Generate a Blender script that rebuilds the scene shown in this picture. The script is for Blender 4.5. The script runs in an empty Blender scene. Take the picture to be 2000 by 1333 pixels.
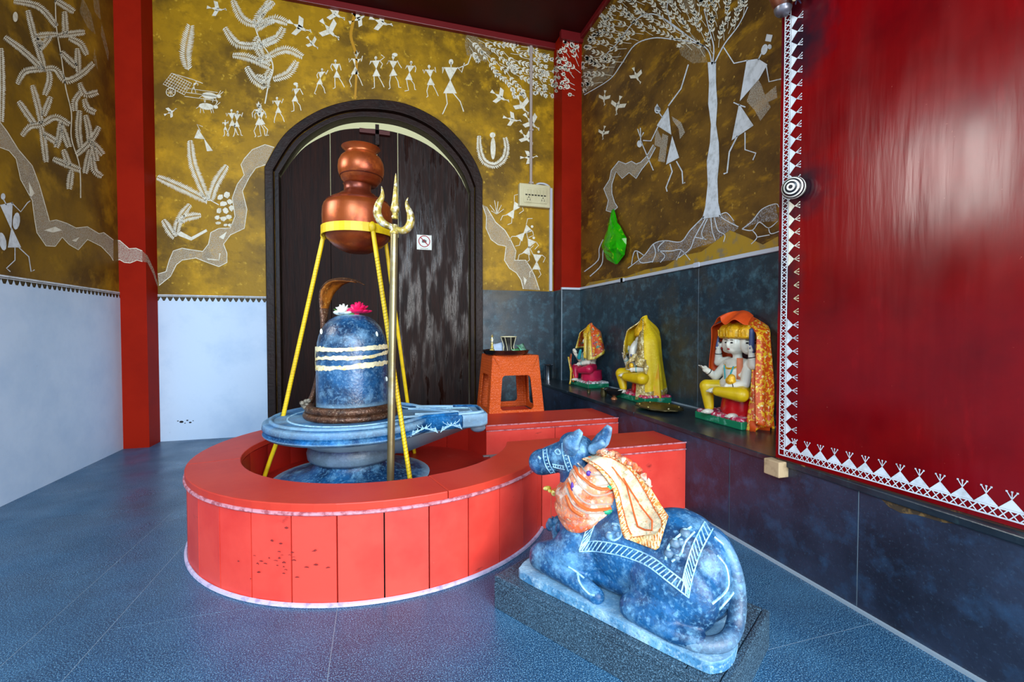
import bpy, bmesh, math, random
import numpy as np
from mathutils import Vector, Matrix
from mathutils.geometry import tessellate_polygon
from mathutils.bvhtree import BVHTree
random.seed(7)
S = bpy.context.scene
COL = S.collection
# ------------------------------------------------------------------ camera
FPX = 888.0; CAMH = 1.1
YAW = math.atan(265 / 888.0); PITCH = math.atan(22 / 888.0)
cam_d = bpy.data.cameras.new('camera'); cam = bpy.data.objects.new('camera', cam_d); COL.objects.link(cam)
cam_d.sensor_width = 36; cam_d.lens = 36 * FPX / 2000; cam_d.clip_start = 0.02
cam.location = (0, 0, CAMH)
cam.rotation_euler = (math.pi / 2 - PITCH, 0, -YAW)
S.camera = cam
# ------------------------------------------------------------------ view + world + lights
S.view_settings.view_transform = 'Standard'; S.view_settings.look = 'None'
S.view_settings.gamma = 1; S.view_settings.use_curve_mapping = False
S.view_settings.exposure = 0.35
w = bpy.data.worlds.new('sky'); S.world = w; w.use_nodes = True
nt = w.node_tree; nt.nodes.clear()
o_ = nt.nodes.new('ShaderNodeOutputWorld'); b_ = nt.nodes.new('ShaderNodeBackground')
tc = nt.nodes.new('ShaderNodeTexCoord'); sx = nt.nodes.new('ShaderNodeSeparateXYZ'); cr = nt.nodes.new('ShaderNodeValToRGB')
mr = nt.nodes.new('ShaderNodeMapRange'); mr.inputs[1].default_value = -1; mr.inputs[2].default_value = 1
nt.links.new(tc.outputs['Generated'], sx.inputs[0]); nt.links.new(sx.outputs[2], mr.inputs[0]); nt.links.new(mr.outputs[0], cr.inputs[0])
nt.links.new(cr.outputs[0], b_.inputs[0]); nt.links.new(b_.outputs[0], o_.inputs[0])
e = cr.color_ramp.elements
e[0].position = 0.0; e[0].color = (0.30, 0.29, 0.27, 1)
e[1].position = 1.0; e[1].color = (0.35, 0.60, 1.0, 1)
for p, c in ((0.485, (0.42, 0.42, 0.40, 1)), (0.51, (1.0, 0.95, 0.74, 1)), (0.68, (0.62, 0.80, 1.0, 1))):
    k = e.new(p); k.color = c
b_.inputs[1].default_value = 1.5

def area(name, loc, target, sx_, sy_, power, color):
    l = bpy.data.lights.new(name, 'AREA'); l.shape = 'RECTANGLE'; l.size = sx_; l.size_y = sy_
    l.energy = power; l.color = color
    o = bpy.data.objects.new(name, l); COL.objects.link(o); o.location = loc
    o.rotation_euler = (Vector(target) - Vector(loc)).to_track_quat('-Z', 'Y').to_euler()
    return o
area('doorway_daylight', (1.5, -3.0, 1.9), (-0.2, 4.0, 1.2), 2.6, 3.2, 330, (0.95, 0.97, 1.0))
area('courtyard_skylight', (-1.6, -2.6, 3.4), (0.2, 3.0, 0.6), 1.8, 1.6, 190, (0.55, 0.78, 1.0))
area('window_daylight', (-2.9, 2.75, 2.85), (1.6, 2.2, 1.1), 1.2, 1.0, 62, (0.97, 0.95, 0.90))

# ------------------------------------------------------------------ helpers
def lin(h):
    h = h.lstrip('#'); c = [int(h[i:i + 2], 16) / 255 for i in (0, 2, 4)]
    return tuple(x / 12.92 if x <= 0.04045 else ((x + 0.055) / 1.055) ** 2.4 for x in c) + (1,)

def mat(name, col, rough=0.6, metal=0.0, spec=0.5, layers=(), bump=None, alpha=None, coat=0, emit=None, rnoise=None, trans=0, subsurf=0):
    """layers: (scale, detail, lo, hi, colour, factor, stretch(x,y,z)) noise layers mixed over the base colour."""
    m = bpy.data.materials.new(name); m.use_nodes = True
    t = m.node_tree; N = t.nodes; L = t.links
    p = N['Principled BSDF']
    p.inputs['Roughness'].default_value = rough; p.inputs['Metallic'].default_value = metal
    p.inputs['Specular IOR Level'].default_value = spec
    p.inputs['Base Color'].default_value = lin(col)
    if coat: p.inputs['Coat Weight'].default_value = coat; p.inputs['Coat Roughness'].default_value = 0.15
    if trans: p.inputs['Transmission Weight'].default_value = trans
    tcn = N.new('ShaderNodeTexCoord')
    prev = None
    for i, ly in enumerate(layers):
        sc, det, lo, hi, c2, fac = ly[:6]; st = ly[6] if len(ly) > 6 else (1, 1, 1)
        mp = N.new('ShaderNodeMapping'); mp.inputs['Scale'].default_value = st; mp.inputs['Location'].default_value = (i * 3.7, i * 1.3, i * 2.1)
        L.new(tcn.outputs['Object'], mp.inputs[0])
        nz = N.new('ShaderNodeTexNoise'); nz.inputs['Scale'].default_value = sc; nz.inputs['Detail'].default_value = det
        nz.inputs['Roughness'].default_value = 0.62
        L.new(mp.outputs[0], nz.inputs['Vector'])
        r = N.new('ShaderNodeMapRange'); r.inputs[1].default_value = lo; r.inputs[2].default_value = hi; r.inputs[4].default_value = fac
        L.new(nz.outputs['Fac'], r.inputs[0])
        mx = N.new('ShaderNodeMix'); mx.data_type = 'RGBA'
        L.new(r.outputs[0], mx.inputs[0])
        if prev is None: mx.inputs[6].default_value = lin(col)
        else: L.new(prev, mx.inputs[6])
        mx.inputs[7].default_value = lin(c2)
        prev = mx.outputs[2]
    if prev is not None: L.new(prev, p.inputs['Base Color'])
    m['_c'] = 1
    if bump:
        sc, strg = bump[:2]; st = bump[2] if len(bump) > 2 else (1, 1, 1)
        mp = N.new('ShaderNodeMapping'); mp.inputs['Scale'].default_value = st; L.new(tcn.outputs['Object'], mp.inputs[0])
        nz = N.new('ShaderNodeTexNoise'); nz.inputs['Scale'].default_value = sc; nz.inputs['Detail'].default_value = 6
        L.new(mp.outputs[0], nz.inputs['Vector'])
        bp = N.new('ShaderNodeBump'); bp.inputs['Strength'].default_value = strg; bp.inputs['Distance'].default_value = 0.01
        L.new(nz.outputs['Fac'], bp.inputs['Height']); L.new(bp.outputs[0], p.inputs['Normal'])
    if rnoise:
        sc, lo, hi, r0, r1 = rnoise[:5]; st = rnoise[5] if len(rnoise) > 5 else (1, 1, 1)
        mp = N.new('ShaderNodeMapping'); mp.inputs['Scale'].default_value = st; L.new(tcn.outputs['Object'], mp.inputs[0])
        nz = N.new('ShaderNodeTexNoise'); nz.inputs['Scale'].default_value = sc; nz.inputs['Detail'].default_value = 6
        L.new(mp.outputs[0], nz.inputs['Vector'])
        r = N.new('ShaderNodeMapRange'); r.inputs[1].default_value = lo; r.inputs[2].default_value = hi
        r.inputs[3].default_value = r0; r.inputs[4].default_value = r1
        L.new(nz.outputs['Fac'], r.inputs[0]); L.new(r.outputs[0], p.inputs['Roughness'])
    if alpha is not None:
        if isinstance(alpha, tuple):
            sc, lo, hi, a0, a1 = alpha
            nz = N.new('ShaderNodeTexNoise'); nz.inputs['Scale'].default_value = sc; nz.inputs['Detail'].default_value = 5
            L.new(tcn.outputs['Object'], nz.inputs['Vector'])
            r = N.new('ShaderNodeMapRange'); r.inputs[1].default_value = lo; r.inputs[2].default_value = hi
            r.inputs[3].default_value = a0; r.inputs[4].default_value = a1
            L.new(nz.outputs['Fac'], r.inputs[0]); L.new(r.outputs[0], p.inputs['Alpha'])
        else: p.inputs['Alpha'].default_value = alpha
    return m

class MB:
    """collects geometry and links it as ONE mesh object"""
    def __init__(s): s.v = []; s.f = []
    def add(s, vs, fs):
        n = len(s.v); s.v += [tuple(map(float, p)) for p in vs]; s.f += [tuple(i + n for i in q) for q in fs]; return s
    def box(s, x0, x1, y0, y1, z0, z1):
        return s.add([(x0, y0, z0), (x1, y0, z0), (x1, y1, z0), (x0, y1, z0), (x0, y0, z1), (x1, y0, z1), (x1, y1, z1), (x0, y1, z1)],
                     [(0, 3, 2, 1), (4, 5, 6, 7), (0, 1, 5, 4), (1, 2, 6, 5), (2, 3, 7, 6), (3, 0, 4, 7)])
    def obox(s, o, a, b, c):
        """box from corner o spanned by vectors a,b,c"""
        o, a, b, c = map(Vector, (o, a, b, c))
        vs = [o, o + a, o + a + b, o + b, o + c, o + a + c, o + a + b + c, o + b + c]
        return s.add(vs, [(0, 3, 2, 1), (4, 5, 6, 7), (0, 1, 5, 4), (1, 2, 6, 5), (2, 3, 7, 6), (3, 0, 4, 7)])
    def prism(s, poly, z0, z1):
        n = len(poly); vs = [(x, y, z0) for x, y in poly] + [(x, y, z1) for x, y in poly]
        tris = tessellate_polygon([[Vector((x, y, 0)) for x, y in poly]])
        fs = [tuple(t) for t in tris] + [tuple(i + n for i in t) for t in tris]
        fs += [(i, (i + 1) % n, (i + 1) % n + n, i + n) for i in range(n)]
        return s.add(vs, fs)
    def lathe(s, prof, c=(0, 0, 0), seg=32, axis=None, cap=True):
        vs = []; fs = []; n = len(prof)
        q = Vector((0, 0, 1)).rotation_difference(Vector(axis)) if axis is not None else None
        for k in range(seg):
            a = 2 * math.pi * k / seg
            for r, z in prof:
                p = Vector((r * math.cos(a), r * math.sin(a), z))
                if q: p = q @ p
                vs.append(p + Vector(c))
        for k in range(seg):
            k2 = (k + 1) % seg
            for i in range(n - 1): fs.append((k * n + i, k2 * n + i, k2 * n + i + 1, k * n + i + 1))
        if cap:
            if prof[0][0] > 1e-5: fs.append(tuple(k * n for k in range(seg))[::-1])
            if prof[-1][0] > 1e-5: fs.append(tuple(k * n + n - 1 for k in range(seg)))
        return s.add(vs, fs)
    def tube(s, pts, r, seg=8, closed=False, flat=None):
        pts = [Vector(p) for p in pts]; n = len(pts); rr = r if isinstance(r, (list, tuple)) else [r] * n
        vs = []; fs = []; up = None
        for i, p in enumerate(pts):
            if closed: t = pts[(i + 1) % n] - pts[i - 1]
            else: t = pts[min(i + 1, n - 1)] - pts[max(i - 1, 0)]
            t = t.normalized() if t.length > 1e-9 else Vector((0, 0, 1))
            if up is None: up = t.orthogonal().normalized()
            up = (up - t * up.dot(t)); up = up.normalized() if up.length > 1e-6 else t.orthogonal().normalized()
            sd = t.cross(up)
            for k in range(seg):
                a = 2 * math.pi * k / seg
                vs.append(p + (up * math.cos(a) + sd * math.sin(a)) * rr[i])
        for i in range(n if closed else n - 1):
            j = (i + 1) % n
            for k in range(seg):
                k2 = (k + 1) % seg
                fs.append((i * seg + k, i * seg + k2, j * seg + k2, j * seg + k))
        if not closed:
            fs.append(tuple(range(seg))[::-1]); fs.append(tuple((n - 1) * seg + k for k in range(seg)))
        return s.add(vs, fs)
    def ell(s, c, r, rot=None, seg=16, rings=10):
        vs = []; fs = []
        R_ = Matrix.Identity(3) if rot is None else (rot if isinstance(rot, Matrix) else Vector((1, 0, 0)).rotation_difference(Vector(rot)).to_matrix())
        r = (r, r, r) if not isinstance(r, (tuple, list)) else r
        for i in range(rings + 1):
            ph = math.pi * i / rings
            for k in range(seg):
                a = 2 * math.pi * k / seg
                vs.append(R_ @ Vector((r[0] * math.sin(ph) * math.cos(a), r[1] * math.sin(ph) * math.sin(a), r[2] * math.cos(ph))) + Vector(c))
        for i in range(rings):
            for k in range(seg):
                k2 = (k + 1) % seg
                fs.append((i * seg + k, (i + 1) * seg + k, (i + 1) * seg + k2, i * seg + k2))
        return s.add(vs, fs)
    def cap(s, p0, r0, p1, r1, seg=12):
        """tapered capsule"""
        p0 = Vector(p0); p1 = Vector(p1); d = p1 - p0; n = 6; L = d.length; t = d / L
        pts = []; rr = []
        for i in range(5):
            a = math.pi / 2 * (1 - i / 4); pts.append(p0 - t * r0 * math.sin(a)); rr.append(max(r0 * math.cos(a), 1e-4))
        for i in range(1, n): k = i / n; pts.append(p0 + d * k); rr.append(r0 + (r1 - r0) * k)
        for i in range(5):
            a = math.pi / 2 * i / 4; pts.append(p1 + t * r1 * math.sin(a)); rr.append(max(r1 * math.cos(a), 1e-4))
        return s.tube(pts, rr, seg)
    def grid(s, rows, closed=False):
        n = len(rows[0]); vs = [p for r in rows for p in r]; fs = []
        for i in range(len(rows) - 1):
            for k in range(n if closed else n - 1):
                k2 = (k + 1) % n
                fs.append((i * n + k, i * n + k2, (i + 1) * n + k2, (i + 1) * n + k))
        return s.add(vs, fs)
    def build(s, name, m, parent=None, smooth=False, bevel=0, solid=0, sub=0, fix=True):
        me = bpy.data.meshes.new(name)
        off = parent_origin(parent)
        me.from_pydata([(x - off.x, y - off.y, z - off.z) for x, y, z in s.v], [], s.f)
        me.validate()
        if fix:
            bm = bmesh.new(); bm.from_mesh(me); bmesh.ops.recalc_face_normals(bm, faces=bm.faces); bm.to_mesh(me); bm.free()
        if m: me.materials.append(m)
        if smooth:
            me.polygons.foreach_set('use_smooth', [True] * len(me.polygons))
        o = bpy.data.objects.new(name, me); COL.objects.link(o)
        if parent: o.parent = parent
        if solid: d = o.modifiers.new('s', 'SOLIDIFY'); d.thickness = solid; d.offset = 0
        if bevel: d = o.modifiers.new('b', 'BEVEL'); d.width = bevel; d.segments = 2; d.limit_method = 'ANGLE'; d.angle_limit = math.radians(40)
        if sub: d = o.modifiers.new('u', 'SUBSURF'); d.levels = sub; d.render_levels = sub
        if smooth and bevel == 0 and sub == 0:
            try:
                me.set_sharp_from_angle(angle=math.radians(50))
            except Exception: pass
        return o
    def blob(s, name, m, parent=None, voxel=0.008, it=6, fac=0.6):
        """voxel-merge everything collected into one continuous smooth skin"""
        me = bpy.data.meshes.new(name); me.from_pydata(s.v, [], s.f)
        t = bpy.data.objects.new('tmp', me); COL.objects.link(t)
        bm = bmesh.new(); bm.from_mesh(me); bmesh.ops.recalc_face_normals(bm, faces=bm.faces); bm.to_mesh(me); bm.free()
        d = t.modifiers.new('r', 'REMESH'); d.mode = 'VOXEL'; d.voxel_size = voxel
        d = t.modifiers.new('s', 'SMOOTH'); d.iterations = it; d.factor = fac
        dg = bpy.context.evaluated_depsgraph_get(); dg.update()
        ev = t.evaluated_get(dg); m2 = bpy.data.meshes.new_from_object(ev)
        n = MB(); n.v = [tuple(q.co) for q in m2.vertices]; n.f = [tuple(p.vertices) for p in m2.polygons]
        bpy.data.objects.remove(t); bpy.data.meshes.remove(me); bpy.data.meshes.remove(m2)
        return n.build(name, m, parent, smooth=True, fix=False), n

def parent_origin(p):
    v = Vector((0, 0, 0))
    while p is not None: v += Vector(p.location); p = p.parent
    return v
def thing(name, label, cat, loc=(0, 0, 0), group=None):
    o = bpy.data.objects.new(name, None); COL.objects.link(o); o.location = loc; o.empty_display_size = .05
    o['label'] = label; o['category'] = cat
    if group: o['group'] = group
    return o
def tag(o, label, cat, group=None):
    o['label'] = label; o['category'] = cat
    if group: o['group'] = group
    return o
def struct(o, label=None):
    o['kind'] = 'structure'
    if label: o['label'] = label
    return o
def catmull(pts, n=8, closed=False):
    P = [Vector(p) for p in pts]; out = []; N = len(P)
    for i in range(N if closed else N - 1):
        if closed: a, b, c, d = P[i - 1], P[i], P[(i + 1) % N], P[(i + 2) % N]
        else: a, b, c, d = P[max(i - 1, 0)], P[i], P[i + 1], P[min(i + 2, N - 1)]
        for k in range(n):
            t = k / n
            out.append(0.5 * ((2 * b) + (c - a) * t + (2 * a - 5 * b + 4 * c - d) * t * t + (3 * b - a - 3 * c + d) * t ** 3))
    if not closed: out.append(P[-1].copy())
    return out

# pixel readings of the photograph turned into places on real planes of the room
_F = Vector((math.sin(YAW) * math.cos(PITCH), math.cos(YAW) * math.cos(PITCH), -math.sin(PITCH)))
_R = Vector((math.cos(YAW), -math.sin(YAW), 0)); _U = _R.cross(_F); _C = Vector((0, 0, CAMH))
def ray(x, y): return _F * FPX + _R * (x - 1000) - _U * (y - 666.5)
def onz(x, y, z): d = ray(x, y); return _C + d * ((z - CAMH) / d.z)
def onx(x, y, X): d = ray(x, y); return _C + d * (X / d.x)
def ony(x, y, Y): d = ray(x, y); return _C + d * (Y / d.y)
def onplane(x, y, p, n): d = ray(x, y); n = Vector(n); return _C + d * ((Vector(p) - _C).dot(n) / d.dot(n))

# ------------------------------------------------------------------ materials
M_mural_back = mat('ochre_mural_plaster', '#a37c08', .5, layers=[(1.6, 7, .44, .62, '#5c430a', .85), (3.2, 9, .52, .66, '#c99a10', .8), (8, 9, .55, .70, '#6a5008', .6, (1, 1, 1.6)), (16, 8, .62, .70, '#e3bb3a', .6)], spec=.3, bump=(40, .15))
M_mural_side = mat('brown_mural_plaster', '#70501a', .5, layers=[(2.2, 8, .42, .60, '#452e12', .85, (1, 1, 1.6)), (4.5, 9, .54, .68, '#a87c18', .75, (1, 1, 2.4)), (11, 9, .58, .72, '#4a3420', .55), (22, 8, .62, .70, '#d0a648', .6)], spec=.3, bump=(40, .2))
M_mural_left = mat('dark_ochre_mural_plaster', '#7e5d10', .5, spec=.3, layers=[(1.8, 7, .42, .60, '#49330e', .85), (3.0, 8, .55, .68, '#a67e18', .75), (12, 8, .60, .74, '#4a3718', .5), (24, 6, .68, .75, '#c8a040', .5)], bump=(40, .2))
M_white_wall = mat('whitewashed_dado', '#c6dcf4', .45, layers=[(2.5, 6, .45, .7, '#a6c4e4', .6), (30, 4, .70, .8, '#7c8896', .5)], bump=(25, .06))
M_paint = mat('white_mural_paint', '#e4e2d2', .6, layers=[(30, 5, .45, .7, '#b9b092', .7)])
M_paint_r = mat('bluish_white_mural_paint', '#d3dbe2', .6, layers=[(22, 5, .45, .7, '#9aa0a2', .7)])
M_haze = mat('thin_white_wash', '#d8d0b4', .7, alpha=(60, .35, .65, .04, .26))
M_river = mat('speckled_river_wash', '#d9d3c2', .7, alpha=(150, .38, .62, .18, .52))
M_speck = mat('speckled_root_wash', '#c9ccd0', .7, alpha=(120, .42, .62, .05, .42))
M_yellow_paint = mat('yellow_paint_streak', '#b8860f', .5)
M_colred = mat('red_column_paint', '#961a06', .65, spec=.08, layers=[(2, 5, .4, .7, '#7f1204', .8), (30, 4, .70, .8, '#b04a38', .3)], bump=(30, .05))
M_maroon = mat('maroon_ceiling_paint', '#3a0404', .5, spec=.15, layers=[(2, 5, .4, .7, '#240303', .8)])
M_trim = mat('maroon_trim_paint', '#6a1014', .4)
M_slate = mat('slate_dado_stone', '#263b47', .38, layers=[(3, 8, .42, .66, '#1d2a36', .9), (14, 8, .5, .72, '#4a7484', .65), (60, 4, .6, .8, '#6d8c96', .35), (1.6, 5, .54, .68, '#4b4432', .6)], bump=(80, .08), rnoise=(8, .35, .7, .28, .5))
M_slate_face = mat('slate_face_stone', '#2a3347', .4, layers=[(2.5, 8, .42, .66, '#161b28', .9), (12, 8, .5, .75, '#33587c', .5), (90, 4, .58, .8, '#5b7890', .35)], bump=(90, .08))
M_slate_top = mat('slate_ledge_top', '#24303a', .28, layers=[(4, 8, .42, .66, '#12171e', .9), (20, 8, .55, .75, '#41605f', .5)], bump=(60, .06))
M_joint = mat('pale_joint_grout', '#93a3ae', .8)
M_darkjoint = mat('dark_joint', '#141318', .9)
M_whiteline = mat('white_trim_plastic', '#c3cbd6', .4)
M_floor = mat('blue_granite_floor', '#1d5078', .36, layers=[(1.1, 5, .4, .65, '#1c2c44', .7), (4, 8, .45, .7, '#3b6f94', .5), (240, 3, .52, .60, '#86c0e0', .75), (290, 3, .50, .58, '#081420', .8)], bump=(260, .06), rnoise=(3, .35, .7, .26, .45))
M_granite = mat('plinth_granite', '#2b4456', .45, layers=[(2.2, 6, .4, .65, '#1f2a36', .8), (260, 3, .5, .62, '#7ba6bf', .6), (300, 3, .5, .6, '#0d151d', .7)], bump=(260, .08))
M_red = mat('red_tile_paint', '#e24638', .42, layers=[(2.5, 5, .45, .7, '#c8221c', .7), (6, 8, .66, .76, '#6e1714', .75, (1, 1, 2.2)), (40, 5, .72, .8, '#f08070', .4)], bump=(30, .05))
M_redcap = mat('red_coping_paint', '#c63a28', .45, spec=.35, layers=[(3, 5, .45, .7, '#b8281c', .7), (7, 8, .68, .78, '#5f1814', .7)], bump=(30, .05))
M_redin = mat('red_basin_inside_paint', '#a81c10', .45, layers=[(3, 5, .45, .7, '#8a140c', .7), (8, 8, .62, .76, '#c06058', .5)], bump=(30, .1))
M_mortar = mat('chipped_edge_mortar', '#c98a94', .7, layers=[(40, 5, .45, .6, '#8c2b34', .8)])
def blue_stone(name, dark='#082a4c', mid='#175c90', light='#84c0e2', lf=.7):
    m = mat(name, mid, .45, layers=[(5, 8, .40, .58, dark, .92), (11, 8, .5, .68, light, lf * .7), (70, 5, .52, .68, light, lf * .6), (120, 4, .54, .66, '#0a2238', .45)], bump=(70, .25))
    N = m.node_tree.nodes; L = m.node_tree.links; p = N['Principled BSDF']
    g = N.new('ShaderNodeNewGeometry'); r = N.new('ShaderNodeMapRange'); r.inputs[1].default_value = .53; r.inputs[2].default_value = .62; r.inputs[4].default_value = .8
    L.new(g.outputs['Pointiness'], r.inputs[0])
    mx = N.new('ShaderNodeMix'); mx.data_type = 'RGBA'
    src = p.inputs['Base Color'].links[0].from_socket
    L.new(src, mx.inputs[6]); mx.inputs[7].default_value = lin('#b6dbec'); L.new(r.outputs[0], mx.inputs[0]); L.new(mx.outputs[2], p.inputs['Base Color'])
    return m
M_stone = blue_stone('carved_blue_stone')
M_linga = blue_stone('polished_blue_stone', '#0a2544', '#1c5584', '#86b6d6', .6); M_linga.node_tree.nodes['Principled BSDF'].inputs['Roughness'].default_value = .3
M_yoni = blue_stone('worn_blue_stone', '#08335c', '#0f629f', '#74bce6', .45)
for _n, _v in (('Roughness', .62), ('Specular IOR Level', .2)): M_yoni.node_tree.nodes['Principled BSDF'].inputs[_n].default_value = _v
M_neck = blue_stone('grey_blue_stone', '#1c2338', '#3d4a6e', '#7890b0', .4)
M_slab = blue_stone('chalky_blue_slab', '#2f6c98', '#6aa6ca', '#c4e2ef', .9)
M_carve = mat('chalk_filled_carving', '#a9d2e6', .7, layers=[(60, 4, .45, .65, '#5a98c0', .85)])
M_wood = mat('dark_brown_door_wood', '#230e08', .3, spec=.25, layers=[(7, 8, .45, .66, '#120706', .9, (3, 3, .25)), (30, 6, .55, .7, '#3a1a0e', .6, (3, 3, .15))], bump=(24, .45, (3, 3, .25)), rnoise=(5, .46, .60, .62, .17, (2.6, 2.6, .5)))
M_wood_dull = mat('dull_brown_door_wood', '#230d07', .55, spec=.14, layers=[(7, 8, .45, .66, '#120706', .9, (3, 3, .25)), (30, 6, .55, .7, '#3a1a0e', .6, (3, 3, .15))], bump=(24, .45, (3, 3, .25)))
M_frame = mat('dark_door_frame_wood', '#210c07', .45, spec=.25, layers=[(6, 6, .45, .66, '#110605', .9)], bump=(30, .3))
M_copper = mat('aged_copper', '#9a4a1e', .33, metal=.55, layers=[(5, 6, .42, .66, '#6c2713', .85), (12, 6, .55, .7, '#c9662a', .6), (60, 4, .72, .78, '#e0c8a0', .6)], bump=(14, .12))
M_copper2 = mat('dark_copper', '#74301a', .36, metal=.5, layers=[(5, 6, .42, .66, '#3f160d', .85), (10, 6, .55, .7, '#a8481c', .6), (60, 4, .70, .78, '#d8b8a0', .6)], bump=(14, .15))
M_ytape = mat('yellow_paint', '#d9b80c', .45, layers=[(20, 5, .5, .7, '#b08c08', .6), (60, 4, .66, .74, '#6e5208', .6)])
M_ystrap = mat('yellow_wrapped_strap', '#d8c33a', .6)
M_black = mat('black_marking', '#15130e', .6)
M_brass = mat('tarnished_brass', '#b5a04c', .42, metal=.4, layers=[(22, 6, .46, .62, '#6e5c20', .85), (40, 5, .50, .62, '#dcdccc', .85)])
M_steelpole = mat('dull_metal_pole', '#9a8f6a', .35, metal=.75, layers=[(3, 4, .4, .65, '#6d5a2e', .8, (1, 1, .5)), (9, 5, .5, .7, '#b5b4a8', .6)])
M_snake = mat('brown_cobra_metal', '#5a3a28', .4, metal=.4, layers=[(20, 5, .45, .66, '#2c1b14', .9), (80, 4, .55, .68, '#a58c72', .6)], bump=(70, .5))
M_snakein = mat('amber_hood_inside', '#9a5a14', .45, metal=.3, layers=[(30, 6, .45, .66, '#4a260a', .9, (1, 1, .3)), (60, 4, .6, .7, '#d8a850', .6)], bump=(50, .4))
M_paste = mat('sandalwood_paste', '#e6ddb4', .8, layers=[(25, 5, .5, .68, '#d0a82a', .8)], bump=(60, .5))
M_orange = mat('orange_plastic', '#d1550f', .42, layers=[(4, 4, .4, .7, '#bd480c', .6)])
def add_weave(m):
    N = m.node_tree.nodes; L = m.node_tree.links; p = N['Principled BSDF']
    t = N.new('ShaderNodeTexCoord'); wv = N.new('ShaderNodeTexWave'); wv.inputs['Scale'].default_value = 14; wv.inputs['Distortion'].default_value = 6
    wv.bands_direction = 'Z'; wv.inputs['Detail Scale'].default_value = 6
    L.new(t.outputs['Object'], wv.inputs['Vector']); b = N.new('ShaderNodeBump'); b.inputs['Strength'].default_value = .55; b.inputs['Distance'].default_value = .01
    L.new(wv.outputs['Fac'], b.inputs['Height']); L.new(b.outputs[0], p.inputs['Normal'])
add_weave(M_orange)
M_orange_in = mat('orange_plastic_inside', '#c9560c', .5)
M_steel = mat('stainless_steel', '#a8b0b8', .2, metal=1)
M_darksteel = mat('dark_steel_tray', '#4a4c50', .22, metal=.9)
M_socket = mat('aged_white_plastic', '#cfc8a2', .45, layers=[(6, 4, .45, .7, '#b8ae84', .6)])
M_pipe = mat('grey_conduit', '#a99b93', .5)
M_marble = mat('painted_marble', '#dcd8c8', .3, layers=[(12, 5, .45, .7, '#c2bfae', .6)], subsurf=.1)
M_gold = mat('gold_paint', '#e6b010', .35, metal=.2, layers=[(30, 5, .45, .66, '#a8760c', .8), (70, 4, .6, .7, '#f5dc78', .7)], bump=(50, .4))
M_yellow = mat('yellow_paint_cloth', '#dcb90c', .4, layers=[(10, 4, .45, .7, '#c49a08', .6)])
M_green = mat('green_enamel', '#0f7a52', .35, layers=[(14, 6, .55, .66, '#7fc0a8', .7)])
M_pink = mat('pink_speckled_paint', '#c02a52', .5, layers=[(40, 5, .52, .62, '#e8dcd8', .9)])
M_redpaint = mat('glossy_red_paint', '#c01018', .25, layers=[(8, 4, .5, .7, '#9c0a18', .6)])
M_magenta = mat('magenta_paint', '#c81c48', .35, layers=[(8, 4, .5, .7, '#a01038', .6)])
M_eye = mat('black_eye_paint', '#101018', .4)
M_lip = mat('red_lip_paint', '#b01820', .4)
M_teal = mat('teal_paint', '#2aa0a8', .4)
M_blue_attr = mat('blue_grey_paint', '#3c4c78', .4)
M_cloth_orange = mat('orange_shawl_cloth', '#e2520c', .6, layers=[(7, 5, .45, .7, '#c83c06', .7)])
M_cloth_seq = mat('sequined_orange_cloth', '#dd5408', .45, layers=[(9, 5, .45, .7, '#b83606', .7), (40, 3, .525, .56, '#f4c01c', .95), (60, 3, .60, .64, '#fdf2b0', .95)], bump=(34, .4))
M_cloth_yellow = mat('yellow_shawl_cloth', '#e6c20a', .55, layers=[(9, 5, .45, .7, '#cf9c06', .7), (70, 4, .55, .65, '#f5e04a', .5)], bump=(60, .3))
M_lace = mat('gold_lace', '#b59b54', .5, metal=.25, layers=[(50, 6, .48, .58, '#efe2b0', .9), (80, 4, .55, .62, '#6a5528', .8)], bump=(60, .8))
M_cloth_multi = mat('patterned_orange_cloth', '#d2500f', .55, layers=[(18, 3, .56, .6, '#e8c428', .9), (24, 3, .60, .63, '#12937c', .9), (21, 3, .61, .64, '#8a1a6a', .9), (44, 4, .62, .66, '#f0dcc0', .8)])
M_goldcloth = mat('gold_thread_cloth', '#d9b42a', .45, metal=.2, layers=[(26, 5, .45, .6, '#f2e08c', .8, (1, 1, .3)), (50, 4, .55, .65, '#9a701a', .7)], bump=(50, .4))
M_scarf = mat('brocade_scarf_cloth', '#dd8a62', .6, layers=[(9, 6, .46, .56, '#d4521e', .9), (16, 6, .50, .60, '#ecd6c0', .85), (90, 5, .52, .6, '#8f7a78', .6), (60, 3, .62, .66, '#f2e2ae', .8)], bump=(40, .5))
M_cream = mat('cream_brocade_cloth', '#e6d3ae', .6, layers=[(60, 5, .5, .6, '#b8b394', .8), (35, 4, .6, .66, '#e8a868', .7), (110, 3, .6, .66, '#8f9c74', .7)], bump=(60, .4))
M_border = mat('orange_zigzag_cloth', '#dc8030', .6, layers=[(60, 3, .48, .56, '#f0dca4', .9)], bump=(60, .5))
M_orangecord = mat('orange_cord', '#cc5a1c', .6)
M_greenbead = mat('green_cloth_patch', '#12966c', .5)
M_purple = mat('purple_cloth_patch', '#4a2488', .5)
M_greenbag = mat('green_plastic_bag', '#22b004', .22, layers=[(11, 5, .5, .66, '#0c7c04', .85), (16, 5, .60, .7, '#a4dc20', .85)], trans=.15)
M_woodraw = mat('pale_raw_wood', '#b59c78', .7, layers=[(20, 5, .5, .7, '#7c6040', .7)])
M_petalw = mat('white_petal', '#e2ece4', .6)
M_petalp = mat('pink_petal', '#e0125c', .5)
M_leafg = mat('green_leaf', '#3e7a28', .5)
M_paper = mat('blue_white_paper', '#a9bcd4', .6)
M_note = mat('green_paper_note', '#5fae72', .6, layers=[(20, 4, .5, .6, '#dfe8dc', .8)])
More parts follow.
